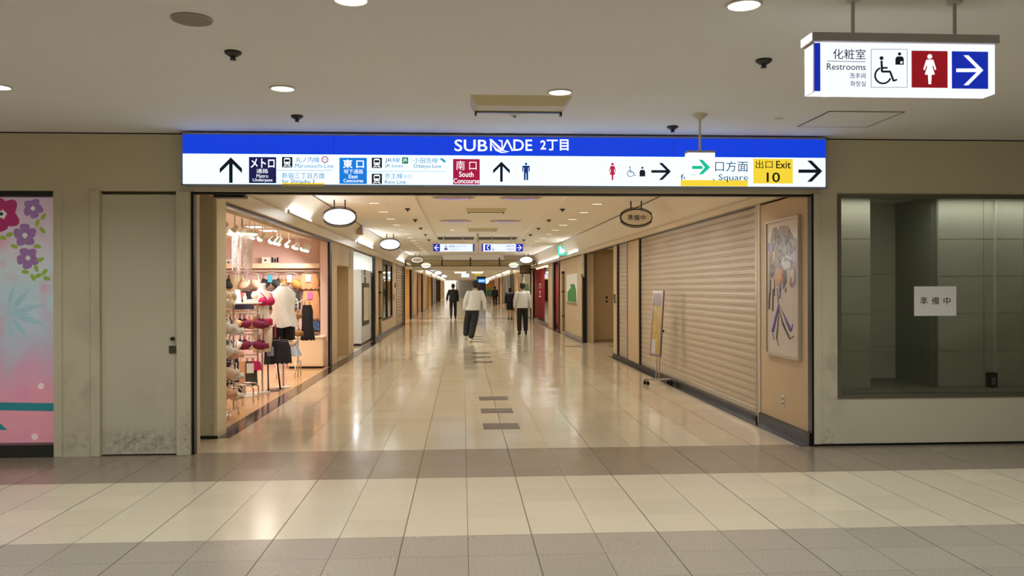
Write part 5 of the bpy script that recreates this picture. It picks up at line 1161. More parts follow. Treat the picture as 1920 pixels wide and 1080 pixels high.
def rack(name_label, x0, x1, y, tiers, top, footr=0.011, shelf=None, disc=False):
    t = thing('garment_rack', ((x0 + x1) / 2, y, 0.006), name_label, 'rack'); cx = (x0 + x1) / 2
    R = mat('rack_chrome', (206, 196, 184), 0.22, metal=0.85)
    if disc:
        E_ = mat('white_enamel', (236, 230, 220), 0.3)
        MB().loft([(cx, y, .006, .22, .22), (cx, y, .024, .22, .22), (cx, y, .03, .2, .2)], 40).build('disc_base', E_, t, 40)
        MB().cyl((cx, y, .03), (cx, y, .5), 0.03, 0.03, 16).build('pedestal_post', E_, t, 40)
    for x in (x0, x1):
        MB().cyl((x, y, 0.5 if disc else 0.1), (x, y, top), footr, footr, 10).build('post', R, t, 40)
        if not disc: MB().tube([(x, y - 0.22, 0.012), (x, y - 0.21, 0.07), (x, y - 0.17, 0.1), (x, y, 0.105), (x, y + 0.17, 0.1), (x, y + 0.21, 0.07), (x, y + 0.22, 0.012)], footr, 8).build('foot', R, t, True)
    MB().cyl((x0, y, 0.5 if disc else 0.1), (x1, y, 0.5 if disc else 0.1), 0.009, 0.009, 8).build('stretcher', R, t, 40)
    for z in tiers:
        MB().tube([(x0, y, z), (x0, y - 0.1, z + 0.006), (x0 + 0.03, y - 0.13, z + 0.006), (x1 - 0.03, y - 0.13, z + 0.006), (x1, y - 0.1, z + 0.006), (x1, y, z)], 0.008, 8).build('rail', R, t, True)
    if shelf: MB().box(x0 - 0.03, x1 + 0.03, y - 0.16, y + 0.16, top, top + 0.018, 0.004).build('top_shelf', WHITEP, t)
    return t
# nearest rack
Y1 = 10.15
rack('chrome tiered rack nearest the entrance, hung with pale bras', -3.42, -2.74, Y1, (1.30, 1.02, 0.76, 0.52), 1.36)
TIER = ['top', 'second', 'third', 'lowest']
for ti, z in enumerate((1.30, 1.02, 0.76, 0.52)):
    for k, x in enumerate((-3.33, -3.17, -3.01, -2.85)):
        col = ('white', 'cream', 'peach', 'cream')[(k + ti) % 4] if ti else ('cream', 'white', 'white', 'white')[k]
        bra(col, (x + 0.02 * ti % 0.05, Y1 - 0.13, z), '%s lace bra in the %s tier of the rack nearest the entrance' % ({'white': 'white', 'cream': 'cream', 'peach': 'peach'}[col], TIER[ti]), 0.25 - 0.12 * k, 'bras on the nearest rack')
for ti, z in enumerate((1.30, 1.02, 0.76, 0.52)):
    for k, x in enumerate((-3.25, -3.09, -2.93, -2.79)):
        col = ('peach', 'white', 'cream', 'white')[(k + ti) % 4]
        bra(col, (x, Y1 - 0.02, z - 0.05), '%s lace bra tucked behind in the %s tier of the rack nearest the entrance' % (col, TIER[ti]), 0.5 - 0.2 * k, 'bras on the nearest rack')
# cream bust on top of it
def mannequin(x, y, rz, m, label, z0=0.62, bust_only=False, pole=True, lift=0.0):
    t = thing('mannequin', (0, 0, 0), label, 'mannequin')
    b = MB()
    S = [(0, 0, 0.96, .16, .12), (0, .0, 1.04, .168, .125), (0, 0, 1.11, .15, .11), (0, 0, 1.20, .115, .088), (0, 0, 1.27, .125, .09), (0, -.01, 1.36, .148, .105), (0, 0, 1.44, .165, .09), (0, 0, 1.485, .15, .07), (0, 0, 1.515, .085, .06), (0, .0, 1.54, .056, .052), (0, -.01, 1.60, .05, .05), (0, -.012, 1.62, .05, .05), (0, -.012, 1.623, .02, .02)]
    if bust_only: S = [q for q in S if q[2] >= 1.19]
    b.loft(S, 24)
    for s in (-1, 1):
        b.ell((s * .072, -.085, 1.355), .068, .06, .066); b.ell((s * .15, 0, 1.445), .05, .055, .06)
        if not bust_only: b.loft([(s * .085, 0, z0, .07, .075), (s * .085, 0, z0 + .2, .086, .095), (s * .082, 0, 1.0, .085, .1)], 16)
    b.build('torso', m, t, True)
    if pole:
        zb = 1.2 if bust_only else 0.96
        MB().cyl((0, 0.0, 0.02 - lift), (0, 0.0, zb), 0.014, 0.014, 10).build('pole', CHROME, t, 40)
        MB().loft([(0, 0, 0.0 - lift, .12, .12), (0, 0, .012 - lift, .12, .12), (0, 0, .02 - lift, .02, .02)], 28).build('base', mat('white_enamel', (236, 230, 220), 0.3), t, 40)
    t.location = (x, y, 0.006 + lift); t.rotation_euler.z = rz
    return t
def dressed(t, kind, m):
    b = MB()
    if 'bra' in kind:
        for s in (-1, 1): b.ell((s * .074, -.09, 1.355), .075, .066, .068)
        b.loft([(0, -.008, 1.30, .138, .1), (0, -.008, 1.35, .15, .11)], 24)
        b.build('bra', m, t, True); b = MB()
        for s in (-1, 1): b.tube([(s * .075, -.145, 1.40), (s * .09, -.09, 1.47), (s * .095, 0, 1.505), (s * .09, .07, 1.44), (s * .08, .1, 1.35)], 0.007, 6)
        b.build('bra_straps', m, t, True); b = MB()
    if 'briefs' in kind:
        b.loft([(0, 0, 1.0, .176, .132), (0, 0, 1.07, .176, .132), (0, 0, 1.10, .165, .124)], 28)
        b.build('briefs', m, t, True); b = MB()
        for s in (-.13, .12): b.quadstrip([[(s + .01 * i, -.135 - .004 * i, .98 - .2 * j / 4 + .03) for i in range(3)] for j in range(5)], 0.004)
        b.build('ribbon_ties', m, t)
    if 'lace' in kind:
        rings = []; n = 60
        for z, rx, ry, am in ((1.58, .075, .07, .02), (1.53, .12, .1, .03), (1.47, .19, .12, .04), (1.36, .185, .155, .05), (1.2, .16, .13, .07), (1.07, .19, .15, .09), (.95, .215, .17, .12)):
            rings.append([b.b.verts.new((rx * (1 + am * math.cos(9 * a + z * 7)) * math.cos(a), ry * (1 + am * math.cos(9 * a + 1 + z * 5)) * math.sin(a) - .01, z + .012 * am * 9 * math.cos(5 * a))) for a in [k * 2 * PI / n for k in range(n)]])
        for A, B in zip(rings, rings[1:]):
            for k in range(n): b.b.faces.new((A[k], A[(k + 1) % n], B[(k + 1) % n], B[k]))
        b.build('lace_camisole', m, t, True); b = MB()
        for q in (-1, 1): b.loft([(q * .085, 0, .74, .1, .105), (q * .085, 0, .95, .1, .115), (q * .08, 0, 1.04, .098, .125)], 24)
        b.build('lace_shorts', F_BLACK, t, True)
    else: b.b.free()
    return t
mn = mannequin(-2.93, Y1 + 0.12, 0.6, SKIN_M, 'headless cream bust with pale bra standing over the nearest rack', bust_only=True); dressed(mn, 'bra', F_CREAM)
mn = mannequin(-2.97, 12.55, 1.05, SKIN_W, 'headless white mannequin in magenta bra and briefs', z0=0.60); dressed(mn, 'bra briefs', F_MAG)
mn = mannequin(-2.80, 13.2, 0.5, SKIN_W, 'headless mannequin in a white lace camisole beside the magenta one', z0=0.7); dressed(mn, 'lace', F_WHITE)
# second rack with shelf
Y2 = 12.2
rack('white topped rack in the middle, hung with navy, nude and burgundy bras', -3.34, -2.95, Y2, (1.24, 0.94, 0.60), 1.33, shelf=True, disc=True)
for ti, z in enumerate((1.24, 0.94)):
    for k, (col, nm) in enumerate((('navy', 'navy'), ('nude', 'nude'), ('burg', 'burgundy')) if not ti else (('navy', 'navy'), ('white', 'white floral'), ('burg', 'burgundy'))):
        bra(col, (-3.26 + 0.135 * k, Y2 - 0.13, z), '%s bra in the %s tier of the white topped rack' % (nm, ('upper', 'middle')[ti]), 0.1)
        bra(col, (-3.22 + 0.135 * k, Y2 - 0.07, z - 0.01), '%s bra tucked behind in the %s tier of the white topped rack' % (nm, ('upper', 'middle')[ti]), 0.0)
g = make_garment('slip', F_NAVY, 'long_slip', 'slip', [(-.10, .07, .03), (-.3, .09, .04), (-.72, .13, .05)], 5, .1); put(g, (-3.27, Y2 - 0.17, 0.80), 'long navy slip trailing at the left of the white topped rack', 0.2)
for (x, m, lb, h) in ((-3.12, F_NUDE, 'nude camisole in the lowest tier of the white topped rack', .30), (-3.02, F_GRN, 'dark green camisole in the lowest tier of the white topped rack', .34), (-2.955, F_MAG, 'magenta briefs in the lowest tier of the white topped rack', .12)):
    g = make_garment('cami', m, 'camisole' if h > .2 else 'hanging_briefs', 'camisole' if h > .2 else 'briefs', [(-.09, .07, .03), (-.16, .085, .04), (-.09 - h, .095, .045)], 4, .05, tagcol=PAPER if h > .3 else None); put(g, (x, Y2 - 0.13, 0.60), lb, 0.15)
t = thing('display_shade', (-3.24, Y2, 1.348), 'pale blue tapered stand on the white rack top', 'stand'); MB().loft([(-3.24, Y2, 1.348, .058, .058), (-3.24, Y2, 1.36, .062, .062), (-3.24, Y2, 1.53, .042, .042), (-3.24, Y2, 1.535, .03, .03)], 24).build('cone', mat('pale_blue_shade', (204, 222, 236), 0.4), t, 40); MB().cyl((-3.24, Y2, 1.348), (-3.24, Y2, 1.352), 0.068, 0.068, 20).build('foot', WHITEP, t)
t = thing('lotion_bottle', (-3.13, Y2, 1.348), 'small white bottle on the white rack top', 'bottle'); MB().loft([(-3.13, Y2, 1.348, .026, .026), (-3.13, Y2, 1.43, .027, .027), (-3.13, Y2, 1.45, .014, .014)], 16).build('body', WHITEP, t, 40); MB().cyl((-3.13, Y2, 1.45), (-3.13, Y2, 1.48), 0.016, 0.016, 12).build('cap', PAPER, t, 40)
t = thing('folded_stack', (-3.03, Y2, 1.348), 'folded white garment lying on the white rack top', 'garment')
MB().box(-3.09, -2.96, Y2 - 0.1, Y2 + 0.1, 1.348, 1.375, 0.01).build('lower_fold', F_WHITE, t); MB().box(-3.08, -2.97, Y2 - 0.09, Y2 + 0.09, 1.375, 1.395, 0.008).build('upper_fold', F_CREAM, t)
# low bent-tube stools by the rack
for k, (x, y) in enumerate(((-2.98, 11.55), (-3.05, 11.0))):
    t = thing('tube_stand', (x, y, .006), ('low bent chrome stand in front of the white topped rack', 'low bent chrome stand nearer the entrance rack')[k], 'stand')
    for dy in (-.14, .14): MB().tube([(x - .2, y + dy, .01), (x - .2, y + dy, .2), (x - .16, y + dy, .25), (x + .12, y + dy, .25), (x + .16, y + dy, .2), (x + .16, y + dy, .01)], 0.011, 8).build('bent_leg', MATS['rack_chrome'], t, True)
    MB().cyl((x - .05, y - .14, .255), (x - .05, y + .14, .255), 0.01, 0.01, 8).build('cross_bar', MATS['rack_chrome'], t, 40)
# third rack: black garments
t = thing('slant_rack', (-2.86, 12.85, .006), 'dark slanting rack carrying the black skirts by the shop edge', 'rack')
DR = mat('dark_chrome', (88, 84, 84), 0.3, metal=0.8)
MB().tube([(-2.92, 12.72, .012), (-2.93, 12.72, .72), (-2.91, 12.74, .75)], 0.012, 8).build('leg', DR, t, True); MB().tube([(-2.80, 12.98, .012), (-2.86, 12.92, .7), (-2.91, 12.8, .75)], 0.014, 8).build('leg', DR, t, True)
MB().tube([(-2.93, 12.72, .75), (-2.75, 12.74, .77), (-2.64, 12.78, .77)], 0.012, 8).build('arm', DR, t, True); MB().box(-2.96, -2.76, 12.70, 12.99, .006, .016, 0.003).build('foot_plate', DR, t)
sk = make_garment('skirt', F_BLACK, 'black_skirt', 'skirt', [(-.05, .13, .07), (-.14, .165, .1), (-.38, .175, .11)], 8, .07, False); put(sk, (-2.77, 12.78, 0.80), 'full black skirt hung low on the slanting dark rack', 0.3)
g = make_garment('cami', F_DKGREY, 'printed_camisole', 'camisole', [(-.06, .05, .03), (-.14, .07, .04), (-.34, .075, .05)], 4, .08, tagcol=mat('blue_white_print', (150, 160, 200), 0.5)); put(g, (-2.90, 12.70, 0.76), 'dark printed camisole at the post of the slanting rack', 0.5)
# fourth rack: arch with leopard prints and cream bras
Y4 = 14.6
t = thing('arch_rack', (-2.98, Y4, .006), 'white arched rack with leopard print and cream bras', 'rack')
RW = mat('white_tube', (232, 222, 206), 0.3)
MB().tube([(-3.16, Y4, .30), (-3.16, Y4, 1.30), (-3.13, Y4, 1.36), (-3.08, Y4, 1.385), (-2.90, Y4, 1.385), (-2.86, Y4, 1.36), (-2.845, Y4, 1.30), (-2.845, Y4, .02)], 0.013, 10).build('arch', RW, t, True)
for z in (1.30, .86, .42): MB().cyl((-3.16, Y4 - .03, z), (-2.845, Y4 - .03, z), 0.008, 0.008, 8).build('rail', RW, t, 40)
for x in (-3.16, -2.845): MB().tube([(x, Y4 - .25, .02), (x, Y4 - .22, .28), (x, Y4, .3), (x, Y4 + .22, .28), (x, Y4 + .25, .02)], 0.011, 8).build('foot', RW, t, True)
MB().cyl((-3.16, Y4 - .25, .12), (-2.845, Y4 - .25, .12), 0.008, 0.008, 8).build('stretcher', RW, t, 40)
for k, (x, col, z, lb) in enumerate(((-3.08, 'leo', 1.28, 'upper leopard print bra on the left of the arched rack'), (-2.93, 'leo', 1.28, 'upper leopard print bra on the right of the arched rack'), (-3.04, 'cream', 1.16, 'cream bra hanging below the leopard ones on the arched rack'), (-2.9, 'leo', .98, 'middle leopard print bra on the arched rack'), (-3.0, 'cream', .84, 'large cream bra in the lower tier of the arched rack'))):
    bra(col, (x, Y4 - .04 - .03 * k, z), lb, 0.1)
g = make_garment('ruffle', F_GREY, 'ruffled_skirt', 'skirt', [(-.05, .07, .05), (-.15, .13, .09), (-.32, .19, .13)], 9, .14, False); put(g, (-2.97, Y4 - .12, .72), 'blue grey ruffled skirt at the foot of the arched rack', 0.1)
g = make_garment('dress', F_BLACK, 'black_slip_dress', 'dress', [(-.10, .075, .035), (-.22, .1, .05), (-.42, .095, .05), (-.72, .125, .06)], 5, .08); put(g, (-2.74, Y4 + .3, 1.36), 'black slip dress hanging beside the monitor', 0.1)
MB().tube([(-2.845, Y4, 1.30), (-2.80, Y4 + .15, 1.345), (-2.74, Y4 + .32, 1.36)], 0.008, 8).build('side_arm', RW, t, True)

# ---- far wall of the shop
YF = 16.9
a = atY(400, 494, 16.75); c = atY(600, 503, 16.75)
t = thing('wall_shelf', ((a.x + c.x) / 2, 16.8, c.z), 'long cream shelf across the pink far wall of the shop', 'shelf')
MB().box(a.x - .4, c.x, 16.7, YF, c.z, a.z, 0.005).build('shelf_body', mat('shelf_cream', (240, 216, 186), 0.45), t); MB().cyl((a.x - .4, 16.78, c.z - .05), (c.x, 16.78, c.z - .05), 0.012, 0.012, 8).build('hang_rail', HANG, t, 40)
zs = a.z
for x0, x1, y0, lb, m in ((422, 438, 486, 'white card at the left end of the pink wall shelf', PAPER), (491, 508, 482, 'white card standing beside the dark picture on the shelf', PAPER)):
    p0 = atY(x0, y0, 16.8); p1 = atY(x1, 494, 16.8)
    t = thing('shelf_card', ((p0.x + p1.x) / 2, 16.8, zs), lb, 'card'); MB().box(p0.x, p1.x, 16.79, 16.8, zs, p0.z).build('card', m, t); MB().box(p0.x + .05, p0.x + .09, 16.786, 16.79, p0.z - .08, p0.z - .05).build('dark_mark', INK, t); MB().box(p0.x, p1.x, 16.78, 16.84, zs, zs + .01).build('foot', HANG, t)
p0 = atY(508, 481, 16.78); p1 = atY(524, 494, 16.78)
t = thing('picture_card', ((p0.x + p1.x) / 2, 16.78, zs), 'pale picture card with dark figures on the pink wall shelf', 'picture')
MB().box(p0.x, p1.x, 16.78, 16.79, zs, p0.z).build('card', mat('card_grey_pink', (206, 176, 166), 0.6), t)
for k in range(3):
    xx = p0.x + (p1.x - p0.x) * (.18 + .3 * k); MB().box(xx - .018, xx + .018, 16.776, 16.78, zs + .02, p0.z - .02 - .02 * (k % 2)).build('dark_figure', INK, t)
MB().box(p0.x, p1.x, 16.77, 16.83, zs, zs + .01).build('foot', HANG, t)
zr = c.z - .05
WALLB = [('black', F_BLACK, 416, 'black bra at the left end of the upper wall row', 'b', None), ('taupe', F_TAUPE, 440, 'taupe camisole in the upper wall row behind the bead strands', 'c', None), ('cream', F_CREAM, 471, 'large cream bra in the upper wall row', 'b', None),
         ('dkb', F_DKGREY, 509, 'large black bra with blue tag in the upper wall row', 'b', mat('blue_tag', (70, 170, 196), 0.5)), ('gold', F_GOLD, 545, 'gold lace bra in the upper wall row', 'b', PAPER), ('nude', F_NUDE, 580, 'nude shorts with white tags at the right of the upper wall row', 's', PAPER)]
for nm, m, px_, lb, kd, tg in WALLB:
    x = atY(px_, 515, 16.76).x
    if kd == 'b': o = make_bra(m, tg, 1.55); o.scale = (1, 1.2, 1.35); put(o, (x, 16.74, zr), lb)
    elif kd == 'c': o = make_garment('c', m, 'camisole', 'camisole', [(-.09, .13, .04), (-.2, .14, .05), (-.52, .15, .05)], 4, .04); put(o, (x, 16.76, zr), lb)
    else: o = make_garment('s', m, 'hanging_shorts', 'shorts', [(-.06, .15, .05), (-.2, .19, .07), (-.36, .17, .06)], 5, .06, False, tg); put(o, (x, 16.74, zr), lb)
t = thing('lower_wall_rail', (-3.6, 16.84, 1.52), 'lower garment rail on the pink far wall', 'rail')
xa = atY(410, 545, 16.8).x; xb = atY(600, 545, 16.8).x
MB().cyl((xa, 16.78, 1.56), (xb, 16.78, 1.56), 0.011, 0.011, 8).build('bar', HANG, t, 40)
for k in range(4): MB().cyl((xa + (xb - xa) * (k + .1) / 3.2, 16.78, 1.56), (xa + (xb - xa) * (k + .1) / 3.2, YF, 1.56), 0.008, 0.008, 8).build('bracket', HANG, t, 40)
for m, px_, lb, h, w_, tg in ((F_NAVY, 458, 'navy camisole with pink tag in the lower wall row', .36, .19, mat('coral_tag', (226, 110, 104), 0.5)), (F_BLACK, 512, 'black camisole in the lower wall row behind the magenta bra', .36, .18, None), (F_DKGREY, 546, 'charcoal camisole in the lower wall row', .36, .18, PAPER), (F_NUDE, 583, 'nude slip with bright pink tag in the lower wall row', .55, .17, mat('bright_pink_tag', (238, 110, 180), 0.5))):
    o = make_garment('c', m, 'camisole', 'camisole', [(-.06, w_ * .85, .05), (-.2, w_, .06), (-.06 - h, w_, .06)], 5, .05, True, tg); put(o, (atY(px_, 545, 16.76).x, 16.74, 1.56), lb)
# counter with monitor
a = atY(541, 636, 16.3); c = atY(606, 684, 16.3)
t = thing('shop_counter', ((a.x + c.x) / 2, 16.5, .006), 'low cream counter with ledge against the pink far wall', 'counter')
MB().box(a.x, c.x, 16.25, 16.85, .05, .60).build('body', mat('counter_cream', (238, 214, 180), 0.4), t); MB().box(a.x - .02, c.x + .02, 16.22, 16.86, .60, .63, 0.004).build('top', mat('counter_top', (246, 226, 196), 0.3), t); MB().box(a.x + .02, c.x - .02, 16.28, 16.84, .006, .05).build('kick_plate', DKBR, t)
MB().box(a.x + .02, c.x - .02, 16.244, 16.25, .08, .57).build('front_door', MATS['counter_cream'], t)
a = atY(570, 603, 16.5); c = atY(601, 632, 16.5)
t = thing('monitor', ((a.x + c.x) / 2, 16.5, .63), 'black monitor with bluish picture on the cream counter', 'monitor')
MB().box(a.x, c.x, 16.5, 16.54, .70, a.z + .02, 0.006).build('housing', BLACK, t)
sc_m = bpy.data.materials.new('screen_picture'); sc_m.use_nodes = True; nt = sc_m.node_tree; bb = nt.nodes['Principled BSDF']; n = nt.nodes.new('ShaderNodeTexNoise'); n.inputs['Scale'].default_value = 9; r = nt.nodes.new('ShaderNodeValToRGB')
r.color_ramp.elements[0].position = .42; r.color_ramp.elements[0].color = lin((14, 18, 34)) + (1,); r.color_ramp.elements[1].position = .62; r.color_ramp.elements[1].color = lin((110, 140, 190)) + (1,)
nt.links.new(n.outputs[0], r.inputs[0]); nt.links.new(r.outputs[0], bb.inputs['Emission Color']); bb.inputs['Emission Strength'].default_value = .8; bb.inputs['Base Color'].default_value = (.01, .01, .01, 1)
MB().box(a.x + .02, c.x - .02, 16.496, 16.5, .73, a.z).build('screen', sc_m, t); MB().box((a.x + c.x) / 2 - .1, (a.x + c.x) / 2 + .1, 16.48, 16.62, .63, .642).box((a.x + c.x) / 2 - .03, (a.x + c.x) / 2 + .03, 16.52, 16.56, .64, .72).build('stand', BLACK, t)

# ---- shop ceiling: lamps, track, chandelier
t = thing('lighting_track', (-2.95, 13.2, 2.5), 'long pale lighting track along the shop front', 'track')
MB().box(-2.975, -2.925, 9.3, 16.6, 2.50, 2.55).build('rail', mat('track_cream', (214, 196, 166), 0.4), t)
for yy in (9.6, 12.9, 16.3): MB().box(-2.985, -2.915, yy - .06, yy + .06, 2.495, 2.55).build('joiner', WHITEP, t)
s0 = None
LAMPS = [10.55, 11.0, 11.4, 11.75, 12.05, 12.5, 13.2, 13.5, 13.75, 14.4, 15.0, 15.2, 15.75, 16.0, 16.25]
for k, y in enumerate(LAMPS):
    if s0 is None:
        t = thing('track_spotlight', (0, 0, 0), '', 'spotlight'); x = 0
        MB().cyl((0, 0, 0), (0, 0, -.14), 0.008, 0.008, 8).build('stem', WHITEP, t, 40)
        h = MB().cyl((0, 0, 0.05), (0, 0, -.05), 0.022, 0.04, 16); d = Matrix.Translation((0, 0, -.17)) @ Matrix.Rotation(0.7, 4, 'Y'); h.xf(d); h.build('lamp_head', WHITEP, t, 40)
        e = MB().cyl((0, 0, -.051), (0, 0, -.056), 0.04, 0.036, 16).ell((0, 0, -.058), .042, .042, .036, 14, 8); e.xf(d); e.build('bulb', glow('spot_bulb', (255, 244, 226), 14.0), t, True)
        l = area_light('spot_lamp', (0, 0, 0), SHOP_W, (1.0, 0.95, 0.88), 0.07, t, spread=math.radians(150)); l.matrix_local = d @ Matrix.Translation((0, 0, -.1))
        s0 = t; o = t
    else: o = copy_tree(s0, (0, 0, 0))
    o.location = (-2.95, y, 2.50); o['group'] = 'spotlights along the shop track'
    o['label'] = 'white track spotlight in the shop, %s from the entrance end' % ('first second third fourth fifth sixth seventh eighth ninth tenth eleventh twelfth thirteenth fourteenth fifteenth'.split()[k])
for x0, x1, y, lb in ((462, 494, 423, 'fluorescent strip in the shop ceiling, left of the middle'), (487, 520, 430, 'fluorescent strip in the shop ceiling, deepest one'), (396, 421, 422, 'fluorescent strip in the shop ceiling by the entrance pillar')):
    p0 = atZ(x0, y, 2.55); p1 = atZ(x1, y, 2.55)
    t = thing('ceiling_strip', ((p0.x + p1.x) / 2, p0.y, 2.55), lb, 'lamp'); MB().box(p0.x, p1.x, p0.y - .16, p0.y + .16, 2.53, 2.55).build('frame', WHITEP, t); MB().box(p0.x + .03, p1.x - .03, p0.y - .13, p0.y + .13, 2.522, 2.531).build('tube_panel', glow('strip_panel', (255, 248, 236), 3.0), t)
    area_light('strip_lamp', ((p0.x + p1.x) / 2, p0.y, 2.515), 8, (1, .9, .78), .3, t, shape='RECTANGLE', size_y=.2)
YC = 11.4; a = atY(437, 442, YC); c = atY(471, 500, YC); xc = (a.x + c.x) / 2; zt = a.z
t = thing('bead_chandelier', (xc, YC, zt), 'hanging curtain of glass beads under a bright round plate', 'chandelier')
MB().loft([(xc, YC, zt, .17, .17), (xc, YC, zt + .015, .2, .2), (xc, YC, zt + .03, .2, .2), (xc, YC, zt + .04, .05, .05)], 32).build('round_plate', glow('lit_plate', (255, 240, 216), 1.2), t, 40); MB().cyl((xc, YC, zt + .03), (xc, YC, 2.55), 0.012, 0.012, 8).build('stem', CHROME, t, 40)
b = MB()
for k in range(24):
    an = k * 2 * PI / 24; rr = (.13, .06, .1)[k % 3]; px_, py_ = xc + rr * math.cos(an), YC + rr * math.sin(an); L_ = (.42, .5, .46, .62)[(k * 7 + k // 5) % 4]
    z = zt
    while z > zt - L_:
        bmesh.ops.create_icosphere(b.b, subdivisions=1, radius=0.0105, matrix=Matrix.Translation((px_, py_, z))); z -= 0.019
o = b.build('bead_strands', mat('glass_bead', (240, 226, 222), 0.1, spec=1.0), t, True); o['kind'] = 'stuff'

# ================================================================== PEOPLE
def skin(verts, edges, root=0, sub=2):
    me = bpy.data.meshes.new('sk'); me.from_pydata([v[0] for v in verts], edges, [])
    o = bpy.data.objects.new('sk', me); COL.objects.link(o)
    md = o.modifiers.new('s', 'SKIN'); md.use_smooth_shade = True
    for i, v in enumerate(verts):
        sv = me.skin_vertices[0].data[i]; sv.radius = (v[1], v[2]); sv.use_root = (i == root)
    s2 = o.modifiers.new('d', 'SUBSURF'); s2.levels = sub; s2.render_levels = sub
    bpy.context.view_layer.update()
    r = bpy.data.meshes.new_from_object(o.evaluated_get(bpy.context.evaluated_depsgraph_get()))
    bpy.data.objects.remove(o); return r
def person(loc, rz, h, label, J, top, bottom, shoe, hair, topkind='jacket', skirt=None, hairlen=0.0, skin_rgb=(206, 160, 126), bag=None):
    """J: joints in a 1.72 m figure that faces +Y; every joint is (x, y, z)"""
    s = h / 1.72
    t = thing('person', (0, 0, 0), label, 'person')
    D = dict(pel=(0, 0, .95), wai=(0, 0, 1.08), che=(0, .0, 1.26), upc=(0, 0, 1.39), nec=(0, .005, 1.475), h0=(0, .025, 1.555), h1=(0, .02, 1.63), h2=(0, .01, 1.69))
    for sd, q in (('l', -1), ('r', 1)):
        D.update({'sh' + sd: (q * .165, 0, 1.40), 'el' + sd: (q * .22, -.02, 1.13), 'wr' + sd: (q * .22, .06, .89), 'ha' + sd: (q * .215, .09, .82), 'hi' + sd: (q * .09, 0, .90), 'kn' + sd: (q * .1, .02, .50), 'an' + sd: (q * .1, 0, .09), 'to' + sd: (q * .11, .15, .035)})
    D.update(J)
    R = dict(pel=(.12, .09), wai=(.11, .08), che=(.125, .085), upc=(.095, .065), nec=(.055, .055), h0=(.065, .08), h1=(.078, .095), h2=(.05, .06), sh=(.05, .05), el=(.042, .042), wr=(.028, .03), ha=(.018, .034), hi=(.085, .09), kn=(.055, .06), an=(.038, .042), to=(.036, .03))
    def build_skin(keys, edges, grow=0.0, radii={}):
        rad = lambda k: radii[k] if k in radii else (R[k] if k in R else R[k[:2]])
        V = [(D[k], rad(k)[0] + grow, rad(k)[1] + grow) for k in keys]
        E_ = [(keys.index(a), keys.index(c)) for a, c in edges]
        return skin(V, E_)
    keys = ['pel', 'wai', 'che', 'upc', 'nec', 'h0', 'h1', 'h2'] + [k + sd for sd in 'lr' for k in ('sh', 'el', 'wr', 'ha', 'hi', 'kn', 'an', 'to')]
    ed = [('pel', 'wai'), ('wai', 'che'), ('che', 'upc'), ('upc', 'nec'), ('nec', 'h0'), ('h0', 'h1'), ('h1', 'h2')]
    for sd in 'lr': ed += [('upc', 'sh' + sd), ('sh' + sd, 'el' + sd), ('el' + sd, 'wr' + sd), ('wr' + sd, 'ha' + sd), ('pel', 'hi' + sd), ('hi' + sd, 'kn' + sd), ('kn' + sd, 'an' + sd), ('an' + sd, 'to' + sd)]
    me = build_skin(keys, ed)
    b = MB(); b.b.from_mesh(me)
    # fingers, thumb, nose, ears
    for sd, q in (('l', -1), ('r', 1)):
        H = Vector(D['ha' + sd]); W_ = Vector(D['wr' + sd]); d = (H - W_).normalized(); sp_ = Vector((0, 1, 0)) - d * d.y; sp_.normalize(); cu = Vector((-q, 0, 0))
        for i, ln in enumerate((.062, .072, .068, .052)):
            r0 = H + sp_ * (.026 - .017 * i) + d * .01; b.tube([r0, r0 + d * ln * .5 + cu * .004, r0 + d * ln * .8 + cu * .016, r0 + d * ln + cu * .028], [.009, .0085, .008, .006], 6)
        r0 = W_ + (H - W_) * .55 + sp_ * .028; b.tube([r0, r0 + sp_ * .022 + d * .025 + cu * .01, r0 + sp_ * .026 + d * .055 + cu * .02], [.011, .01, .007], 6)
    h1 = Vector(D['h1']); h0 = Vector(D['h0'])
    b.ell(h1 + Vector((0, .1, -.035)), .013, .018, .026, 8, 6)
    for q in (-1, 1): b.ell(h1 + Vector((q * .083, -.005, -.03)), .012, .022, .034, 8, 6)
    sk_ = mat('skin_%d' % skin_rgb[0], skin_rgb, 0.55)
    b.build('body', sk_, t, True)
    for q in (-1, 1): MB().ell(h1 + Vector((q * .033, .086, -.015)), .012, .008, .007, 8, 6).build('eye', mat('eye_dark', (30, 24, 22), 0.3), t, True)
    MB().ell(h0 + Vector((0, .085, -.012)), .024, .008, .006, 8, 6).build('mouth', mat('lips', (160, 90, 84), 0.5), t, True)
    # hair
    b = MB(); b.ell(h1 + Vector((0, -.012, .022)), .092, .108, .085, 18, 12); b.ell(h1 + Vector((0, -.035, -.02)), .09, .085, .105, 18, 12)
    if hairlen: b.loft([(h1.x, h1.y - .06, h1.z - hairlen, .07, .03), (h1.x, h1.y - .06, h1.z - hairlen * .5, .085, .045), (h1.x, h1.y - .05, h1.z, .085, .06)], 14)
    b.build('hair', mat('dark_hair', (28, 22, 20), 0.5), t, True)
    # trousers or skirt
    hk = ['pel', 'hil', 'knl', 'anl', 'hir', 'knr', 'anr', 'wai']; he = [('wai', 'pel'), ('pel', 'hil'), ('hil', 'knl'), ('knl', 'anl'), ('pel', 'hir'), ('hir', 'knr'), ('knr', 'anr')]
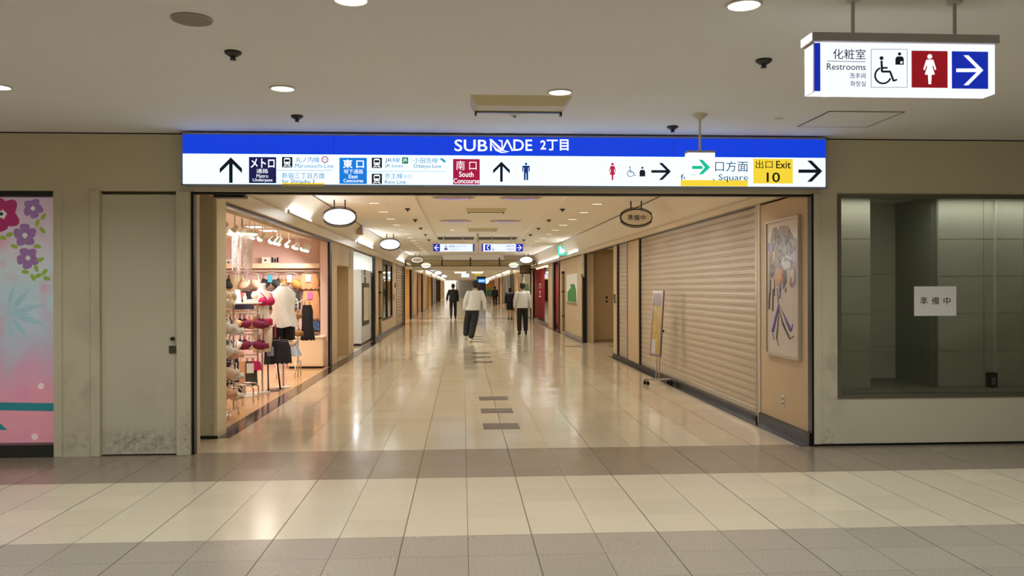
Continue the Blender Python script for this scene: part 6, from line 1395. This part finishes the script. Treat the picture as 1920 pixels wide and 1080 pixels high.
    if skirt is None:
        rd = {'pel': (.165, .125), 'wai': (.14, .105), 'hil': (.105, .11), 'hir': (.105, .11), 'knl': bottom[1], 'knr': bottom[1], 'anl': bottom[2], 'anr': bottom[2]}
        me = build_skin(hk, he, 0.0, rd); b = MB(); b.b.from_mesh(me); b.build('trousers', bottom[0], t, True)
    else:
        p = Vector(D['pel']); b = MB(); n = 36; rings = []
        for z, r_ in ((1.04, .135), (.95, .17), (.75, .19), (skirt, .2)): rings.append([b.b.verts.new((p.x + r_ * math.cos(a) * (1 + .03 * math.cos(9 * a)), p.y + r_ * .8 * math.sin(a), z)) for a in [k * 2 * PI / n for k in range(n)]])
        for A, B in zip(rings, rings[1:]):
            for k in range(n): b.b.faces.new((A[k], A[(k + 1) % n], B[(k + 1) % n], B[k]))
        b.b.faces.new(rings[0]); b.b.faces.new(rings[-1][::-1]); b.build('skirt', bottom[0], t, True)
    # jacket / shirt: hem below the waist
    V_ = lambda k: Vector(D[k]); cv = lambda a, c, f: V_(a) + (V_(c) - V_(a)) * f
    dz = Vector((0, 0, .06)); T = [(V_('pel') - dz, .196, .15), (V_('pel') - dz * .9, .203, .155), (V_('pel'), .205, .155), (V_('wai'), .188, .14), (V_('che'), .198, .14), (cv('che', 'upc', .75), .198, .128), (V_('upc'), .19, .115), (cv('upc', 'nec', .3), .16, .1), (cv('upc', 'nec', .6), .105, .085), (cv('upc', 'nec', .85), .068, .068), (cv('upc', 'nec', .9), .06, .06)]
    b = MB(); b.loft([(c.x, c.y, c.z, rx, ry) for c, rx, ry in T], 28)
    for sd in 'lr':
        A, E_, W_ = V_('sh' + sd), V_('el' + sd), V_('wr' + sd); q = -1 if sd == 'l' else 1
        b.tube([A - Vector((q * .05, 0, -.005)), A + Vector((q * .005, 0, -.01)), A + (E_ - A) * .3, A + (E_ - A) * .65, E_, E_ + (W_ - E_) * .5, W_, W_ + (W_ - E_).normalized() * .015], [.05, .075, .076, .068, .062, .057, .05, .046], 14)
    b.build(topkind, top, t, True)
    for sd, q in (('l', -1), ('r', 1)):
        a = Vector(D['an' + sd]); o = Vector(D['to' + sd]); d = (o - a); d.z = 0; d.normalize(); mid = a + d * .05
        b = MB(); pts = [a - d * .075 + Vector((0, 0, -.045)), a - d * .04 + Vector((0, 0, -.03)), a + d * .04 + Vector((0, 0, -.035)), o + Vector((0, 0, .005)), o + d * .06 + Vector((0, 0, .0))]
        b.tube(pts, [.03, .048, .05, .042, .022], 10); b.build('shoe', shoe, t, True)
    t.location = loc; t.rotation_euler.z = rz; t.scale = (s, s, s)
    return t
JACK = mat('off_white_jacket', (236, 236, 230), 0.75, var=0.06, scale=8, bump=0.2, bscale=14); TROU = mat('speckled_black_trousers', (34, 38, 38), 0.75, var=0.5, scale=30); BTRO = mat('black_trousers', (20, 20, 22), 0.7); GSH = mat('grey_white_shirt', (220, 218, 212), 0.75, bump=0.15, bscale=14)
CRSH = mat('cream_shoe', (214, 204, 176), 0.6); BKSH = mat('black_shoe', (18, 16, 16), 0.4); BKTOP = mat('black_top', (22, 20, 24), 0.75); DGT = mat('dark_green_top', (48, 54, 46), 0.75)
# joints lean and stride as seen: the walker's body hangs right of his feet
sh = .12
J1 = {k: (v[0] + sh, v[1], v[2]) for k, v in dict(pel=(-.03, 0, .95), wai=(.0, 0, 1.08), che=(.02, .0, 1.26), upc=(.03, 0, 1.39), nec=(.035, .005, 1.475), h0=(.04, .025, 1.555), h1=(.045, .02, 1.63), h2=(.045, .01, 1.69), shl=(-.14, 0, 1.395), shr=(.20, 0, 1.405), ell=(-.25, -.03, 1.14), elr=(.29, -.02, 1.15), wrl=(-.26, .04, .92), wrr=(.31, .06, .93), hal=(-.255, .07, .85), har=(.31, .09, .86), hil=(-.13, 0, .9), hir=(.07, 0, .9), knl=(-.20, .20, .52), knr=(-.01, .03, .50), anl=(-.235, .16, .14), anr=(-.10, -.14, .09), tol=(-.235, .27, .05), tor=(-.10, .02, .035)).items()}
person((.21, 24.0, 0), 0, 1.76, 'person in off white jacket and dark speckled trousers walking away', J1, JACK, (TROU, (.095, .105), (.08, .085)), CRSH, 'dark', 'jacket')
J2 = dict(shl=(-.175, 0, 1.40), shr=(.175, 0, 1.40), ell=(-.25, -.03, 1.15), elr=(.25, -.03, 1.15), wrl=(-.26, .05, .92), wrr=(.26, .05, .92), hal=(-.255, .08, .85), har=(.255, .08, .85), anl=(-.11, -.06, .09), tol=(-.13, .10, .035), knl=(-.11, .03, .5), anr=(.11, .08, .09), tor=(.13, .24, .035), knr=(.11, .1, .5))
person((1.98, 27.4, 0), 0, 1.72, 'person in grey white shirt and black trousers walking on the right', J2, GSH, (BTRO, (.085, .09), (.07, .075)), BKSH, 'dark', 'shirt')
J3 = dict(ell=(-.27, -.06, 1.16), wrl=(-.30, -.10, .94), hal=(-.30, -.08, .87), anl=(-.1, -.2, .14), tol=(-.1, -.06, .04), knl=(-.1, .04, .52), anr=(.1, .22, .09), tor=(.1, .36, .035), knr=(.1, .16, .51))
person((-.46, 41.5, 0), 0, 1.76, 'person dressed all in black walking away on the left', J3, BKTOP, (BTRO, (.075, .08), (.06, .065)), BKSH, 'dark', 'jacket')
J4 = dict(anl=(-.08, -.1, .12), tol=(-.08, .02, .04), anr=(.09, .22, .09), tor=(.09, .34, .035), knr=(.09, .14, .5))
p4 = person((2.30, 40.2, 0), 0, 1.60, 'person in black top and short black skirt behind the grey shirt', J4, BKTOP, (BTRO, (.07, .08), (.05, .05)), BKSH, 'dark', 'top', skirt=.52, hairlen=.24, skin_rgb=(224, 176, 140))
t = thing('hand_bag', (2.02, 40.3, .72), 'small pale bag held by the person in the black skirt', 'bag'); MB().box(1.95, 2.09, 40.2, 40.42, .58, .78, .03).build('body', mat('pale_bag', (222, 204, 170), 0.5), t); MB().tube([(2.02, 40.24, .77), (2.02, 40.27, .86), (2.03, 40.34, .87), (2.02, 40.38, .77)], .008, 6).build('handle', DKBR, t, True)
J5 = dict(anl=(-.09, -.18, .12), tol=(-.09, -.04, .04), anr=(.09, .2, .09), tor=(.09, .34, .035))
person((2.62, 67.0, 0), 0, 1.68, 'person in dark green with a backpack far down the right', J5, DGT, (BTRO, (.08, .08), (.06, .06)), BKSH, 'dark', 'jacket')
t = thing('backpack', (2.62, 66.74, 1.05), 'black backpack worn by the far person in dark green', 'backpack'); MB().box(2.46, 2.80, 66.62, 66.84, 1.0, 1.42, .06).build('body', BKTOP, t, True)
for q in (-.1, .1): MB().tube([(2.62 + q, 66.84, 1.4), (2.62 + q, 66.98, 1.42), (2.62 + q, 67.06, 1.3)], .018, 6).build('strap', BKTOP, t, True)
